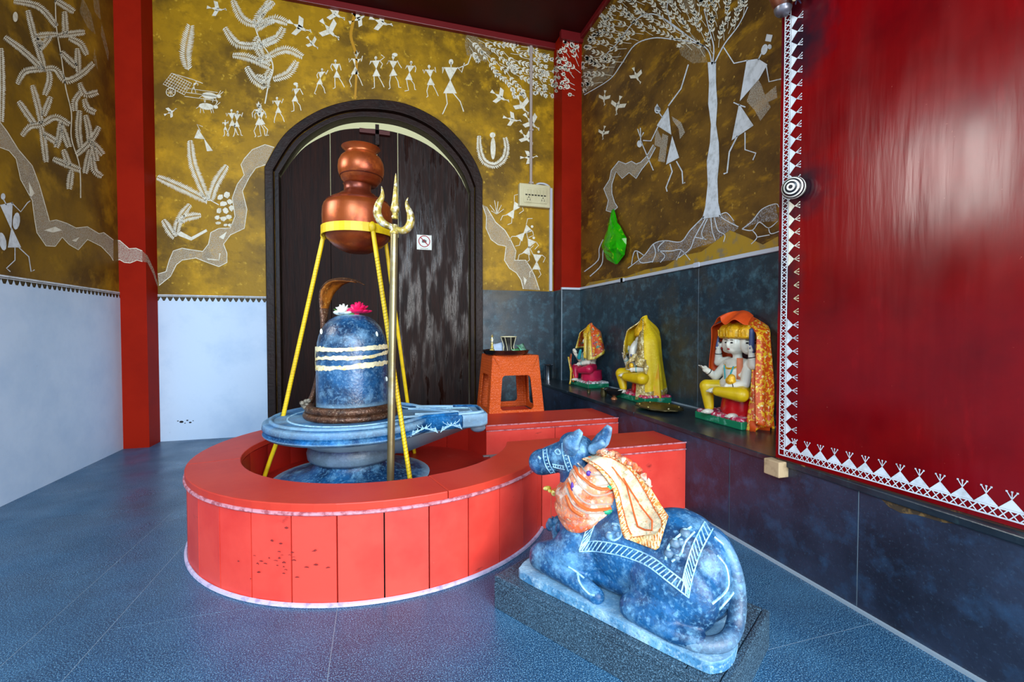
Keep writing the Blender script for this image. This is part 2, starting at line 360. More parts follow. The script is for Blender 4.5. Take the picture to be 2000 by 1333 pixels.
M_bronze = mat('old_bronze', '#5a5030', .4, metal=.6, layers=[(20, 5, .45, .7, '#2c2a18', .8)])
M_iron = mat('blackened_iron', '#17181c', .45, metal=.4)
M_cream_post = mat('cream_painted_wood', '#b9bb86', .6)
M_signred = mat('sign_red', '#b01028', .5)
M_signwhite = mat('sign_white', '#d9dfd9', .4)
M_signtext = mat('sign_grey_print', '#8b8f80', .5)

# ------------------------------------------------------------------ room
XL, XR, XP, YB, ZC = -2.25, 2.35, 1.80, 5.25, 4.57
ZD_L, ZD_R = 1.445, 1.575      # top of white dado (left/back left), of slate dado (right)
YF = -0.7                      # open front of the shrine, behind the camera
floor = struct(MB().box(XL - .2, XR + .2, YF, YB + .25, -.12, -.0008).build('floor', M_joint))
JX = [XL, -1.185, -.948, -.155, .50, XP + .0]
cols = [(XL, -1.185, [YF, .9, 3.3, YB]), (-1.185, -.95, [YF, 1.2, YB]), (-.95, -.155, [YF, .4, 1.995, YB]), (-.155, .74, [YF, 1.1, 2.9, YB]), (.74, XP, [YF, .35, 1.22, 2.6, YB])]
for x0, x1, ys in cols:
    for y0, y1 in zip(ys, ys[1:]):
        MB().box(x0 + .0012, x1 - .0012, y0 + .0012, y1 - .0012, -.0007, 0).build('floor_tile', M_floor, floor)
struct(MB().box(XL - .2, XR + .2, YF, YB + .25, ZC, ZC + .15).build('ceiling', M_maroon))

# left wall with a window opening that lies outside the picture
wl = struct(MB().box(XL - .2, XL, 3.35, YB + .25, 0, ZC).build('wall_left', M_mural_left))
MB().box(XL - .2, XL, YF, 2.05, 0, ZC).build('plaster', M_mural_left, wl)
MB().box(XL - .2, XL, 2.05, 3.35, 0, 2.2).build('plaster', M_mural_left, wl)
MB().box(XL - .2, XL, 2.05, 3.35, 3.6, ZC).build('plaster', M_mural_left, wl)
MB().box(XL, XL + .006, YF, YB, 0, ZD_L - .055).build('white_dado', M_white_wall, wl)
# back wall with the arched opening
def arch(pts, zlo=0, n=6):
    c = catmull([(x, z, 0) for x, z in pts], n)
    return [(pts[0][0], zlo)] + [(p.x, p.y) for p in c] + [(pts[-1][0], zlo)]
A_out = arch([(-1.080, 2.76), (-.885, 3.12), (-.585, 3.385), (-.273, 3.535), (.05, 3.60), (.374, 3.585), (.70, 3.460), (.95, 3.253), (1.11, 3.04), (1.195, 2.84)])
A_mid = arch([(-1.0, 2.74), (-.80, 3.08), (-.53, 3.31), (-.26, 3.44), (.05, 3.50), (.35, 3.485), (.65, 3.37), (.88, 3.17), (1.03, 2.96), (1.11, 2.77)])
A_in = arch([(-.955, 2.72), (-.755, 3.05), (-.50, 3.27), (-.25, 3.385), (.05, 3.425), (.34, 3.40), (.62, 3.285), (.84, 3.09), (.98, 2.90), (1.06, 2.71)])
A_leaf = arch([(-.955, 2.70), (-.745, 3.02), (-.47, 3.22), (-.25, 3.30), (.05, 3.33), (.34, 3.30), (.60, 3.21), (.83, 3.05), (.97, 2.87), (1.06, 2.68)])
mb = MB()
mb.box(XL, A_mid[0][0], YB, YB + .22, 0, ZC); mb.box(A_mid[-1][0], XR, YB, YB + .22, 0, ZC)
ap = A_mid[1:-1]
for (x0, z0), (x1, z1) in zip(ap, ap[1:]):
    for yy in (YB, YB + .22): mb.add([(x0, yy, z0), (x1, yy, z1), (x1, yy, ZC), (x0, yy, ZC)], [(0, 1, 2, 3)])
    mb.add([(x0, YB, z0), (x1, YB, z1), (x1, YB + .22, z1), (x0, YB + .22, z0)], [(0, 1, 2, 3)])
wb = struct(mb.build('wall_back', M_mural_back))
MB().box(XL + .0, A_out[0][0] + .01, YB - .006, YB, 0, ZD_L - .055).build('white_dado', M_white_wall, wb)
for x0, x1 in ((A_out[-1][0] + .012, 2.10),):
    MB().box(x0, x1, YB - .012, YB, 0, ZD_R - .005).build('dado_panel', M_slate, wb)
MB().box(A_out[-1][0] - .004, A_out[-1][0] + .010, YB - .010, YB, 0, ZD_R + .0).build('grout_strip', M_joint, wb)
struct(MB().box(-2.6, 3.2, 7.6, 7.7, 0, 7).build('wall_added_backdrop', mat('cream_gap_backdrop', '#fbf0b4', .7)))  # added cream backdrop that tints and dims the daylight in the door gaps
# arch frame: two stepped mouldings
def arch_ring(o, i, y0, y1):
    n = len(o); mb = MB()
    vs = [(x, y0, z) for x, z in o] + [(x, y0, z) for x, z in i] + [(x, y1, z) for x, z in o] + [(x, y1, z) for x, z in i]
    fs = []
    for k in range(n - 1):
        fs += [(k, k + 1, n + k + 1, n + k), (2 * n + k, 3 * n + k, 3 * n + k + 1, 2 * n + k + 1), (k, 2 * n + k, 2 * n + k + 1, k + 1), (n + k, n + k + 1, 3 * n + k + 1, 3 * n + k)]
    return mb.add(vs, fs)
def lerp_arch(a, b, t): return [(p[0] * (1 - t) + q[0] * t, p[1] * (1 - t) + q[1] * t) for p, q in zip(a, b)]
fr = struct(arch_ring(A_out, lerp_arch(A_out, A_in, .62), YB - .055, YB + .12).build('trim_1', M_frame, bevel=.006), 'outer moulding of the dark wooden arched door frame')
arch_ring(lerp_arch(A_out, A_in, .66), A_in, YB - .015, YB + .14).build('inner_moulding', M_frame, fr, bevel=.005)
arch_ring(lerp_arch(A_out, A_in, .55), lerp_arch(A_out, A_in, .63), YB - .068, YB - .05).build('bead', M_frame, fr, bevel=.003)
# door leaves: planks with curved tops, daylight gaps between them
def ztop(x):
    p = A_leaf[1:-1]
    for (x0, z0), (x1, z1) in zip(p, p[1:]):
        if x0 <= x <= x1: return z0 + (z1 - z0) * (x - x0) / (x1 - x0)
    return p[0][1] if x < p[0][0] else p[-1][1]
def plank(x0, x1, parent, wmat=M_wood):
    n = 10; xs = [x0 + (x1 - x0) * i / n for i in range(n + 1)]
    o = [(x, ztop(x)) for x in xs]
    mb = MB(); y0, y1 = YB + .075, YB + .115
    for a, b in zip(o, o[1:]):
        for y in (y0, y1): mb.add([(a[0], y, .01), (b[0], y, .01), (b[0], y, b[1]), (a[0], y, a[1])], [(0, 1, 2, 3)])
        mb.add([(a[0], y0, a[1]), (b[0], y0, b[1]), (b[0], y1, b[1]), (a[0], y1, a[1])], [(0, 1, 2, 3)])
        mb.add([(a[0], y0, .01), (b[0], y0, .01), (b[0], y1, .01), (a[0], y1, .01)], [(0, 1, 2, 3)])
    for x in (x0, x1): z = ztop(x); mb.add([(x, y0, .01), (x, y1, .01), (x, y1, z), (x, y0, z)], [(0, 1, 2, 3)])
    return mb.build('plank', wmat, parent)
def dleaf(name, label, planks, battens):
    o = bpy.data.objects.new(name, None); COL.objects.link(o); o['label'] = label; o['kind'] = 'structure'
    for a, b in planks: plank(a, b, o, M_wood if a > .245 else M_wood_dull)
    for x, z in battens: MB().box(x - .03, x + .03, YB + .116, YB + .14, .01, z).build('batten', M_frame, o)
    return o
d1 = dleaf('door_1', 'left leaf of the dark brown arched plank door behind the copper pots', [(-.952, -.470), (-.462, .012)], [(-.466, 2.40)])
d2 = dleaf('door_2', 'right leaf of the dark brown arched plank door with a no photography sticker', [(.024, .243), (.251, 1.052)], [(.018, 2.88), (.247, 2.15)])
MB().box(-.16, .16, YB + .02, YB + .07, 3.255, 3.30).build('top_rail', mat('reddish_rail_wood', '#4a1008', .5), d1)
MB().box(.005, .045, YB + .02, YB + .07, 3.14, 3.36).build('bolt_plate', M_frame, d2)
# no-photography sticker
sg = thing('warning_sticker', 'small square white no photography sticker on the right door leaf', 'sign', (.534, YB + .073, 2.10))
yS = YB + .0735; cxs, czs, hs = .536, 2.105, .084
MB().box(cxs - hs, cxs + hs, yS - .0015, yS + .001, czs - hs, czs + hs).build('backing', M_signwhite, sg)
ringp = [(cxs + .062 * math.cos(a), yS - .003, czs + .012 + .062 * math.sin(a)) for a in [2 * math.pi * k / 40 for k in range(40)]]
MB().tube(ringp, .0045, 6, closed=True).build('prohibition_ring', M_signred, sg)
MB().tube([(cxs - .043, yS - .003, czs + .055), (cxs + .043, yS - .003, czs - .031)], .005, 6).build('prohibition_bar', M_signred, sg)
MB().box(cxs - .026, cxs + .024, yS - .0028, yS - .001, czs - .004, czs + .026).box(cxs - .010, cxs + .010, yS - .0028, yS - .001, czs + .026, czs + .034).build('camera_symbol', M_eye, sg)
mb = MB()
for k in range(7): mb.box(cxs - .045 + k * .013, cxs - .036 + k * .013, yS - .0025, yS - .001, czs - .074, czs - .066)
mb.build('caption', M_signtext, sg)

# right wall: mural above, slate panels below
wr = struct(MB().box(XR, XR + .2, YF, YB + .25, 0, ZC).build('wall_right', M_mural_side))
ys = [YB, 5.0 - .0] ; joints = [onx(1221, 548, XR).y, onx(1367, 523, XR).y]
edges = [5.02] + joints + [joints[1] - 1.1, joints[1] - 2.2, YF]
for a, b in zip(edges, edges[1:]):
    MB().box(XR - .012, XR, b + .004, a - .004, .5, ZD_R).build('dado_panel', M_slate, wr)
MB().box(XR - .008, XR, YF, 5.02, .5, ZD_R - .002).build('joint_grout', M_joint, wr)
# ochre band above the dado of the right wall is bare yellow paint, ragged
pb = [onx(x, y, XR - .003) for x, y in [(1140, 562), (1520, 493), (1520, 462), (1490, 478), (1455, 462), (1425, 450), (1400, 470), (1370, 492), (1330, 500), (1300, 520), (1260, 527), (1225, 540), (1190, 545), (1150, 552)]]
MB().add(pb, [tuple(t) for t in tessellate_polygon([pb])]).build('yellow_paint_patch', mat('bare_yellow_paint', '#a8841e', .6, layers=[(14, 6, .5, .66, '#77705c', .8)]), wr)
t = struct(MB().box(XR - .03, XR - .001, YF, 5.0, ZD_R, ZD_R + .028).build('trim_2', M_whiteline, bevel=.004), 'white plastic strip along the top of the slate dado')
MB().box(2.09, XR - .001, 4.955, 4.985, ZD_R, ZD_R + .024).build('strip', M_whiteline, t)
for y in joints + [4.0]: MB().box(XR - .036, XR - .028, y - .03, y + .03, ZD_R - .004, ZD_R + .032).build('joint_cover', M_whiteline, t)

# columns in both corners
c1 = struct(MB().box(XL, -2.04, 5.02, YB, 0, ZC).build('column_left', M_colred))
c2 = struct(MB().box(2.10, XR, 4.99, YB, ZD_R, ZC).build('column_right', M_colred))
MB().box(2.10, XR - .0, 4.985, YB, .5, ZD_R).build('dado_panel', M_slate, c2)
MB().box(2.096, 2.104, 4.981, 4.99, .5, ZD_R).box(2.343, 2.349, 4.981, 4.99, .5, ZD_R).build('grout_strip', M_joint, c2)
# ceiling trims
t3 = struct(MB().box(XL, XR, YB - .05, YB, ZC - .075, ZC).build('trim_3', M_trim, bevel=.006), 'dark red cornice along the top of the back wall')
struct(MB().box(XR - .04, XR, YF, YB, ZC - .06, ZC).build('trim_4', M_trim, bevel=.006), 'dark red cornice along the top of the right wall')
MB().box(2.07, XR, 4.95, 5.0, ZC - .10, ZC).build('column_cap', M_trim, c2)

# ------------------------------------------------------------------ murals: paint strokes lying on the wall planes
class Mural:
    def __init__(s, pm): s.pm = pm; s.mb = MB()
    def poly(s, pts):
        if len(pts) < 3: return s
        try: tr = tessellate_polygon([[Vector((x, y, 0)) for x, y in pts]])
        except Exception: return s
        s.mb.add([s.pm(x, y) for x, y in pts], [tuple(t) for t in tr]); return s
    def stroke(s, pts, w, w2=None, smooth=0):
        if smooth: pts = [(p.x, p.y) for p in catmull([(x, y, 0) for x, y in pts], smooth)]
        n = len(pts); L = []; R = []
        for i, (x, y) in enumerate(pts):
            x0, y0 = pts[max(i - 1, 0)]; x1, y1 = pts[min(i + 1, n - 1)]
            dx, dy = x1 - x0, y1 - y0; l = math.hypot(dx, dy) or 1
            ww = (w if w2 is None else w + (w2 - w) * i / (n - 1)) / 2
            L.append((x - dy / l * ww, y + dx / l * ww)); R.append((x + dy / l * ww, y - dx / l * ww))
        for i in range(n - 1): s.mb.add([s.pm(*L[i]), s.pm(*L[i + 1]), s.pm(*R[i + 1]), s.pm(*R[i])], [(0, 1, 2, 3)])
        return s
    def disc(s, x, y, rx, ry=None, rot=0):
        ry = ry or rx; n = 12; c, q = math.cos(rot), math.sin(rot)
        return s.poly([(x + rx * math.cos(a) * c - ry * math.sin(a) * q, y + rx * math.cos(a) * q + ry * math.sin(a) * c) for a in [2 * math.pi * k / n for k in range(n)]])
    def leaf(s, x, y, ang, l, w):
        c, q = math.cos(ang), math.sin(ang)
        P = [(0, 0), (.3, .5), (.65, .42), (1, 0), (.65, -.42), (.3, -.5)]
        return s.poly([(x + l * a * c - w * b * q, y + l * a * q + w * b * c) for a, b in P])
    def fern(s, path, hw, sp=3.4, w=1.5, stem=1.0):
        P = [(p.x, p.y) for p in catmull([(x, y, 0) for x, y in path], 10)]
        seg = [0]
        for a, b in zip(P, P[1:]): seg.append(seg[-1] + math.hypot(b[0] - a[0], b[1] - a[1]))
        tot = seg[-1]; d = 0; i = 0
        while d < tot:
            while i < len(seg) - 2 and seg[i + 1] < d: i += 1
            k = (d - seg[i]) / max(seg[i + 1] - seg[i], 1e-6)
            x = P[i][0] + (P[i + 1][0] - P[i][0]) * k; y = P[i][1] + (P[i + 1][1] - P[i][1]) * k
            a = math.atan2(P[i + 1][1] - P[i][1], P[i + 1][0] - P[i][0])
            for sg_ in (-1, 1):
                ln = hw * (1 - .35 * abs(2 * d / tot - 1) ** 3) * random.uniform(.9, 1.1)
                s.leaf(x, y, a + sg_ * 1.1, ln * 1.12, w * 2.3)
            d += sp * 1.15
        return s
    def twig(s, x, y, ang, l, ll, lw, curve=0, w=1.2):
        n = max(3, int(l / (ll * .78))); pts = [(x, y)]
        for i in range(n):
            a = ang + curve * i / n; pts.append((pts[-1][0] + math.cos(a) * l / n, pts[-1][1] + math.sin(a) * l / n))
            if i:
                for sg_ in (-1, 1): s.leaf(pts[-1][0], pts[-1][1], a + sg_ * .62, ll * random.uniform(.85, 1.1), lw)
        s.leaf(pts[-1][0], pts[-1][1], ang + curve, ll, lw)
        return s.stroke(pts, w)
    def person(s, x, y, h, lean=0, flip=1, w=1.3, seed=0, load=None):
        """x,y = head; h = total height; triangle body, stick limbs"""
        rd = random.Random(seed); hx = x + lean * h * .30
        s.disc(x, y, h * .045, h * .055)
        ys_, yw, yk = y + h * .10, y + h * .36, y + h * .60
        s.stroke([(x, y), (x + lean * h * .03, ys_)], w)
        sx_ = x + lean * h * .06; sw = h * .13
        s.poly([(sx_ - sw, ys_), (sx_ + sw, ys_ + rd.uniform(-.03, .03) * h), (hx, yw)])
        kx = hx + lean * h * .1; kw = h * .13
        s.poly([(hx, yw - h * .02), (kx + kw, yk + rd.uniform(-.04, .02) * h), (kx - kw, yk)])
        s.stroke([(kx - kw * .6, yk), (kx - kw * .9 - flip * rd.uniform(0, .08) * h, y + h * .80), (kx - kw * .9 + flip * rd.uniform(-.12, .02) * h, y + h * .97), (kx - kw * .9 + flip * .0 * h - h * .03, y + h)], w)
        s.stroke([(kx + kw * .5, yk), (kx + kw * 1.2 + rd.uniform(-.02, .06) * h, y + h * .76), (kx + kw * 1.3 + rd.uniform(0, .1) * h, y + h * .95), (kx + kw * 1.7 + h * .03, y + h * .95)], w)
        s.stroke([(sx_ - sw, ys_), (sx_ - sw - h * rd.uniform(.03, .10), y + h * .22), (sx_ - sw - h * rd.uniform(-.05, .12), y + h * rd.choice([.10, .36]))], w)
        s.stroke([(sx_ + sw, ys_), (sx_ + sw + h * rd.uniform(.03, .10), y + h * .20), (sx_ + sw + h * rd.uniform(.02, .14), y + h * rd.choice([.02, .34]))], w)
        if load == 'up': s.stroke([(sx_ + sw, ys_), (sx_ + sw + h * .15, y - h * .02), (sx_ + sw + h * .04, y - h * .1)], w)
        if load == 'pot': s.disc(x + h * .05 * flip, y - h * .08, h * .09, h * .06)
        if load == 'crown': s.poly([(x - h * .09, y - h * .12), (x - h * .05, y - h * .06), (x, y - h * .17), (x + h * .05, y - h * .06), (x + h * .1, y - h * .12), (x + h * .05, y), (x - h * .05, y)])
        return s
    def bird(s, x, y, l, a=0):
        def T(u, v): c, q = math.cos(a), math.sin(a); return (x + (u * c - v * q) * l, y + (u * q + v * c) * l)
        s.poly([T(-.35, 0), T(-.1, -.10), (T(.25, -.06)), T(.3, .02), T(-.05, .10)])
        s.poly([T(-.1, 0), T(-.3, -.45), T(-.05, -.42), T(.12, -.05)]); s.poly([T(-.1, .02), T(-.22, .42), T(.0, .40), T(.12, .05)])
        s.poly([T(-.3, 0), T(-.6, -.10), T(-.6, .10)]); s.stroke([T(.25, -.02), T(.45, -.1), T(.55, -.05)], l * .045); s.disc(*T(.45, -.1), l * .05)
        return s
    def out(s, name, m, parent): 
        return s.mb.build(name, m, parent, fix=False) if s.mb.f else None
def inpoly(x, y, P):
    c = False; j = len(P) - 1
    for i in range(len(P)):
        if (P[i][1] > y) != (P[j][1] > y) and x < (P[j][0] - P[i][0]) * (y - P[i][1]) / (P[j][1] - P[i][1]) + P[i][0]: c = not c
        j = i
    return c
def canopy(mu, P, origin, step=14, ll=8, lw=2.8, spread=0.35, w=.9, l=34):
    xs = [p[0] for p in P]; ys_ = [p[1] for p in P]
    y = min(ys_)
    while y < max(ys_):
        x = min(xs) + random.uniform(0, step)
        while x < max(xs):
            X, Y = x + random.uniform(-.25, .25) * step, y + random.uniform(-.3, .3) * step
            if inpoly(X, Y, P):
                a = math.atan2(Y - origin[1], X - origin[0]) + random.uniform(-spread, spread); L_ = l * random.uniform(.7, 1.1)
                while L_ > 8 and not inpoly(X + math.cos(a) * (L_ + ll), Y + math.sin(a) * (L_ + ll), P): L_ *= .75
                mu.twig(X, Y, a, max(L_, 7), ll if L_ > 12 else ll * .75, lw, random.uniform(-.45, .45), w)
            x += step * 1.35
        y += step
def ribbon_between(mu_fill, mu_line, A, B, w=1.5):
    mu_fill.poly(A + B[::-1]); mu_line.stroke(A, w); mu_line.stroke(B, w)
Z = lambda L, s=2.2222, ox=0, oy=0: [(x / s + ox, y / s + oy) for x, y in L]
pL = lambda x, y: onx(x, y, XL + .003)
pLh = lambda x, y: onx(x, y, XL + .0018)
pB = lambda x, y: ony(x, y, YB - .003)
pBh = lambda x, y: ony(x, y, YB - .0018)
pR = lambda x, y: onx(x, y, XR - .004)
pRh = lambda x, y: onx(x, y, XR - .0022)

# --- left wall
mu = Mural(pL); mh = Mural(pLh)
mu.stroke(Z([(240, 0), (245, 120), (265, 240), (285, 380), (310, 490), (310, 600), (345, 720), (350, 860)]), 2.2, smooth=5)
LF = [[(20, 160), (100, 220), (185, 300)], [(120, 45), (150, 160), (190, 290)], [(75, 365), (110, 310), (190, 300)], [(190, 300), (240, 300), (285, 350), (350, 325), (405, 275)],
      [(220, 160), (170, 215)], [(210, 305), (215, 350), (195, 410)], [(280, 50), (285, 150)], [(250, 155), (320, 145), (365, 140)], [(300, 165), (350, 190), (375, 235)],
      [(335, 210), (340, 310)], [(265, 225), (330, 290)], [(345, 360), (370, 410), (425, 400)], [(350, 400), (325, 440), (325, 480)], [(365, 430), (380, 470), (415, 490)],
      [(140, 370), (165, 460), (180, 540)], [(80, 440), (115, 490), (150, 540)], [(95, 590), (130, 550), (180, 540), (240, 510), (300, 540)], [(220, 420), (190, 500)],
      [(180, 555), (190, 620), (200, 700)], [(190, 580), (250, 620)], [(265, 530), (255, 600), (245, 640)], [(265, 540), (300, 640)], [(345, 480), (340, 560), (350, 640)],
      [(370, 500), (385, 560), (390, 620)], [(430, 550), (395, 610), (335, 670)], [(400, 620), (420, 700)], [(405, 620), (445, 670)], [(230, 690), (290, 715), (350, 740)],
      [(275, 650), (300, 720)], [(310, 740), (300, 820)], [(390, 650), (370, 750)], [(400, 680), (410, 740), (440, 765)], [(60, 5), (170, 30), (245, 115)], [(240, 0), (320, 50)], [(245, 150), (160, 160), (185, 200)]]
for p in LF: mu.fern(Z(p), 7.5, 3.0, 1.1); mh.stroke(Z(p), 13, smooth=5)
mu.out('painted_fern_tree', M_paint, wl); mh.out('pale_wash', M_haze, wl)
mu = Mural(pL); mu.fern(Z([(5, 210), (8, 380), (5, 530)]), 8, 3.4); mu.disc(30, 33, 5, 10)
mu.out('painted_fern', M_paint, wl)
mh = Mural(pLh)
for P in ([(355, 0), (345, 50), (380, 120), (415, 150), (395, 60), (365, 0)], [(405, 0), (410, 50), (438, 90), (430, 0)], [(440, 100), (438, 150), (470, 265), (472, 230), (455, 150)], [(410, 205), (405, 260), (425, 305), (418, 250)]): mh.poly(Z(P))
mh.out('painted_leaf', M_haze, wl)
mu = Mural(pL); mh = Mural(pLh)
UP = Z([(0, 530), (30, 570), (80, 650), (140, 720), (170, 800), (190, 870), (215, 960), (245, 955), (290, 970), (330, 990), (380, 985), (430, 1015), (450, 1010), (492, 1042)])
LO = Z([(0, 640), (40, 655), (70, 690), (90, 780), (140, 870), (150, 950), (160, 1010), (200, 1068), (240, 1070), (270, 1030), (300, 1062), (340, 1085), (380, 1040), (440, 1070), (480, 1112), (492, 1132)])
ribbon_between(mh, mu, UP, LO); 
mu.poly(Z([(125, 790), (150, 840), (130, 860)])); mu.poly(Z([(190, 1000), (240, 985), (270, 1000), (230, 1010)])); mu.poly(Z([(310, 1045), (345, 1030), (330, 1050)]))
mu.out('painted_river_outline', M_paint, wl); mh.out('painted_river', M_river, wl)
mu = Mural(pL)
mu.poly(Z([(0, 890), (55, 878), (50, 1000)])); mu.poly(Z([(50, 985), (92, 1075), (34, 1075)])); mu.disc(6, 384, 4.5, 6.5)
mu.stroke(Z([(65, 1075), (65, 1130), (28, 1165), (45, 1180)]), 2); mu.stroke(Z([(82, 1075), (125, 1115), (135, 1180), (150, 1172)]), 2)
mu.stroke(Z([(50, 880), (90, 920), (120, 880), (132, 872)]), 2); mu.disc(32, 432, 7, 17, .1); mu.disc(5, 472, 7, 18, -.2); mu.stroke(Z([(15, 865), (28, 890)]), 2)
mu.out('painted_person', M_paint_r, wl)
# border band between mural and white dado
def border_px(pm, segs, name, parent):
    pass
mu = MB(); 
y = 3.0
zt = ZD_L
mu.box(XL, XL + .0045, YF, 5.02, zt - .012, zt).box(XL, XL + .0045, YF, 5.02, zt - .022, zt - .017)
mu.build('border_line', M_paint_r, wl)
MB().box(XL, XL + .003, YF, 5.02, zt - .062, zt).build('border_band', mat('border_dark_band', '#3b3014', .6), wl)
mb = MB(); y = YF
while y < 5.01: mb.add([(XL + .0065, y, zt - .075), (XL + .0065, y + .052, zt - .075), (XL + .0065, y + .026, zt - .024)], [(0, 1, 2)]); y += .052
mb.build('border_triangle', M_white_wall, wl)['kind'] = 'stuff'
mb = MB(); mb.box(-2.04, A_out[0][0], YB - .0075, YB, zt - .010, zt).box(-2.04, A_out[0][0], YB - .0075, YB, zt - .020, zt - .015); mb.build('border_line', M_paint_r, wb)
MB().box(-2.04, A_out[0][0], YB - .0066, YB, zt - .062, zt).build('border_band', mat('border_dark_band', '#3b3014', .6), wb)
mb = MB(); x = -2.04
while x < -1.09: mb.add([(x, YB - .0078, zt - .075), (x + .052, YB - .0078, zt - .075), (x + .026, YB - .0078, zt - .024)], [(0, 1, 2)]); x += .052
mb.build('border_triangle', M_white_wall, wb)['kind'] = 'stuff'
mb = MB()
for dx, dz, r in ((0, 0, .018), (.05, .012, .010), (.075, -.01, .012), (-.03, .01, .008), (.10, .005, .006), (.03, -.015, .007)):
    mb.ell((-1.86 + dx, YB - .006, .185 + dz), (r, .003, r * .6))
mb.build('chipped_hole', M_darkjoint, wb)

# --- river crossing the left column
pC = lambda x, y: ony(x, y, 5.018)
mu = Mural(pC); mh = Mural(lambda x, y: ony(x, y, 5.0185))
A = Z([(490, 1042), (520, 1045), (560, 1080), (590, 1078), (618, 1090)]); B = Z([(490, 1132), (520, 1128), (540, 1140), (565, 1142), (595, 1130), (618, 1136)])
ribbon_between(mh, mu, A, B, 1.3); mu.out('painted_river_outline', M_paint, c1); mh.out('painted_river', M_river, c1)
mu = Mural(lambda x, y: onx(x, y, -2.038)); A = Z([(618, 1090), (640, 1110), (668, 1170), (686, 1235)]); B = Z([(618, 1136), (640, 1140), (662, 1185), (684, 1245)])
mu.poly(A + B[::-1]); mu.out('painted_river', M_river, c1)

# --- back wall, left of the arch and above it
def grp(name, fn, m=M_paint, parent=wb, pm=pB):
    q = Mural(pm); fn(q); return q.out(name, m, parent)
BF = [[(1010, 0), (1050, 80), (1110, 110)], [(1190, 10), (1130, 60), (1105, 110)], [(1190, 90), (1150, 100), (1115, 125)], [(975, 120), (1030, 190), (1130, 200)], [(1130, 200), (1195, 170)],
      [(1010, 240), (1080, 250), (1170, 290)], [(1070, 290), (1100, 340), (1150, 380)]]
BF2 = [[(60, 0), (10, 85)], [(10, 110), (80, 82), (135, 100)], [(20, 190), (90, 165), (120, 120)], [(40, 250), (130, 215), (200, 245)], [(65, 300), (45, 340), (45, 380)], [(75, 345), (140, 320), (175, 270)], [(0, 265), (60, 255)], [(0, 330), (50, 350)], [(10, 160), (0, 190), (30, 250)]]
def bigfern(q):
    for p in BF: q.fern(Z(p), 9, 3.2, 1.1)
    for p in BF2: q.fern(Z(p, 2.2215, 500), 9, 3.2, 1.1)
    q.stroke(Z([(1105, 110), (1130, 180), (1170, 240), (1185, 300), (1165, 370), (1150, 450)]), 2.4, smooth=5)
grp('painted_fern_tree', bigfern)
def bigwash(q):
    for p in BF: q.stroke(Z(p), 12, smooth=5)
    for p in BF2: q.stroke(Z(p, 2.2215, 500), 12, smooth=5)
grp('pale_wash', bigwash, M_haze, pm=pBh)
grp('painted_feather', lambda q: (q.fern(Z([(818, 300), (805, 240), (812, 180), (826, 115)]), 13, 3.2, 1.1), q.stroke(Z([(818, 305), (815, 270)]), 1.6)))
grp('pale_wash', lambda q: q.disc(365, 92, 13, 38, .15), M_haze, pm=pBh)
def cart(q):
    P = Z([(745, 318), (832, 362), (800, 412), (708, 365)])
    q.stroke(P + P[:1], 1.2)
    for k in range(1, 9):
        t_ = k / 9; q.stroke([(P[0][0] + (P[1][0] - P[0][0]) * t_, P[0][1] + (P[1][1] - P[0][1]) * t_), (P[3][0] + (P[2][0] - P[3][0]) * t_, P[3][1] + (P[2][1] - P[3][1]) * t_)], .9)
    for k in range(1, 5):
        t_ = k / 5; q.stroke([(P[0][0] + (P[3][0] - P[0][0]) * t_, P[0][1] + (P[3][1] - P[0][1]) * t_), (P[1][0] + (P[2][0] - P[1][0]) * t_, P[1][1] + (P[2][1] - P[1][1]) * t_)], .8)
    q.stroke([(333.5 + 9 * math.cos(a), 180 + 8.5 * math.sin(a)) for a in [k * math.pi / 8 for k in range(17)]], 1.4)
    for k in range(4): a = k * math.pi / 4; q.stroke([(333.5 - 8 * math.cos(a), 180 - 8 * math.sin(a)), (333.5 + 8 * math.cos(a), 180 + 8 * math.sin(a))], .8)
    q.stroke(Z([(745, 318), (835, 345), (880, 362)]), 1.2); q.person(383, 160, 22, -.6, 1, 1.2, 3)
    for yy in (392, 410, 428): q.stroke(Z([(800, yy - 10), (945, yy + 10)]), 1)
grp('painted_cart', cart)
def ox(q, x, y):
    q.disc(x, y, 15, 6.5, .12); q.disc(x + 18, y + 1, 5, 3.5, .3); q.stroke([(x + 18, y - 3), (x + 22, y - 10)], 1.2); q.stroke([(x + 20, y - 2), (x + 27, y - 8)], 1.2)
    for dx in (-11, -7, 8, 12): q.stroke([(x + dx, y + 4), (x + dx + random.uniform(-2, 3), y + 13)], 1.1)
    q.stroke([(x - 14, y), (x - 20, y + 4)], 1)
grp('painted_ox', lambda q: ox(q, 409, 187)); grp('painted_ox', lambda q: ox(q, 403, 208))
for (x, y, l, a) in ((334, 219, 24, -.4), (424, 18, 34, .2), (586, 54, 44, .5), (644, 60, 46, .9), (655, 27, 40, .7), (610, 85, 28, .9), (702, 36, 36, -.4), (745, 44, 42, .4),
                     (977, 190, 36, .6), (1020, 207, 38, 1.1), (1001, 234, 32, .3), (1038, 240, 38, .9), (1028, 270, 32, .9), (1034, 308, 30, 0)):
    grp('painted_bird', lambda q: q.bird(x, y, l, a))
for i, (x, y, h, ln, ld) in enumerate(((440, 236, 30, 0, None), (452, 216, 50, .1, None), (464, 219, 48, -.1, None), (505, 208, 60, .05, 'crown'), (509, 212, 55, .1, 'pot'), (541, 192, 48, .15, None), (580, 168, 50, -.2, 'pot'),
                                    (629, 136, 48, -.25, None), (655, 119, 54, .15, None), (696, 108, 62, -.1, 'crown'), (734, 113, 60, .05, 'up'), (768, 112, 62, .0, 'pot'), (803, 122, 56, -.2, None), (838, 130, 60, .15, None))):
    grp('painted_person', lambda q: q.person(x, y, h, ln, 1 if i % 2 else -1, 1.5, i + 11, ld))
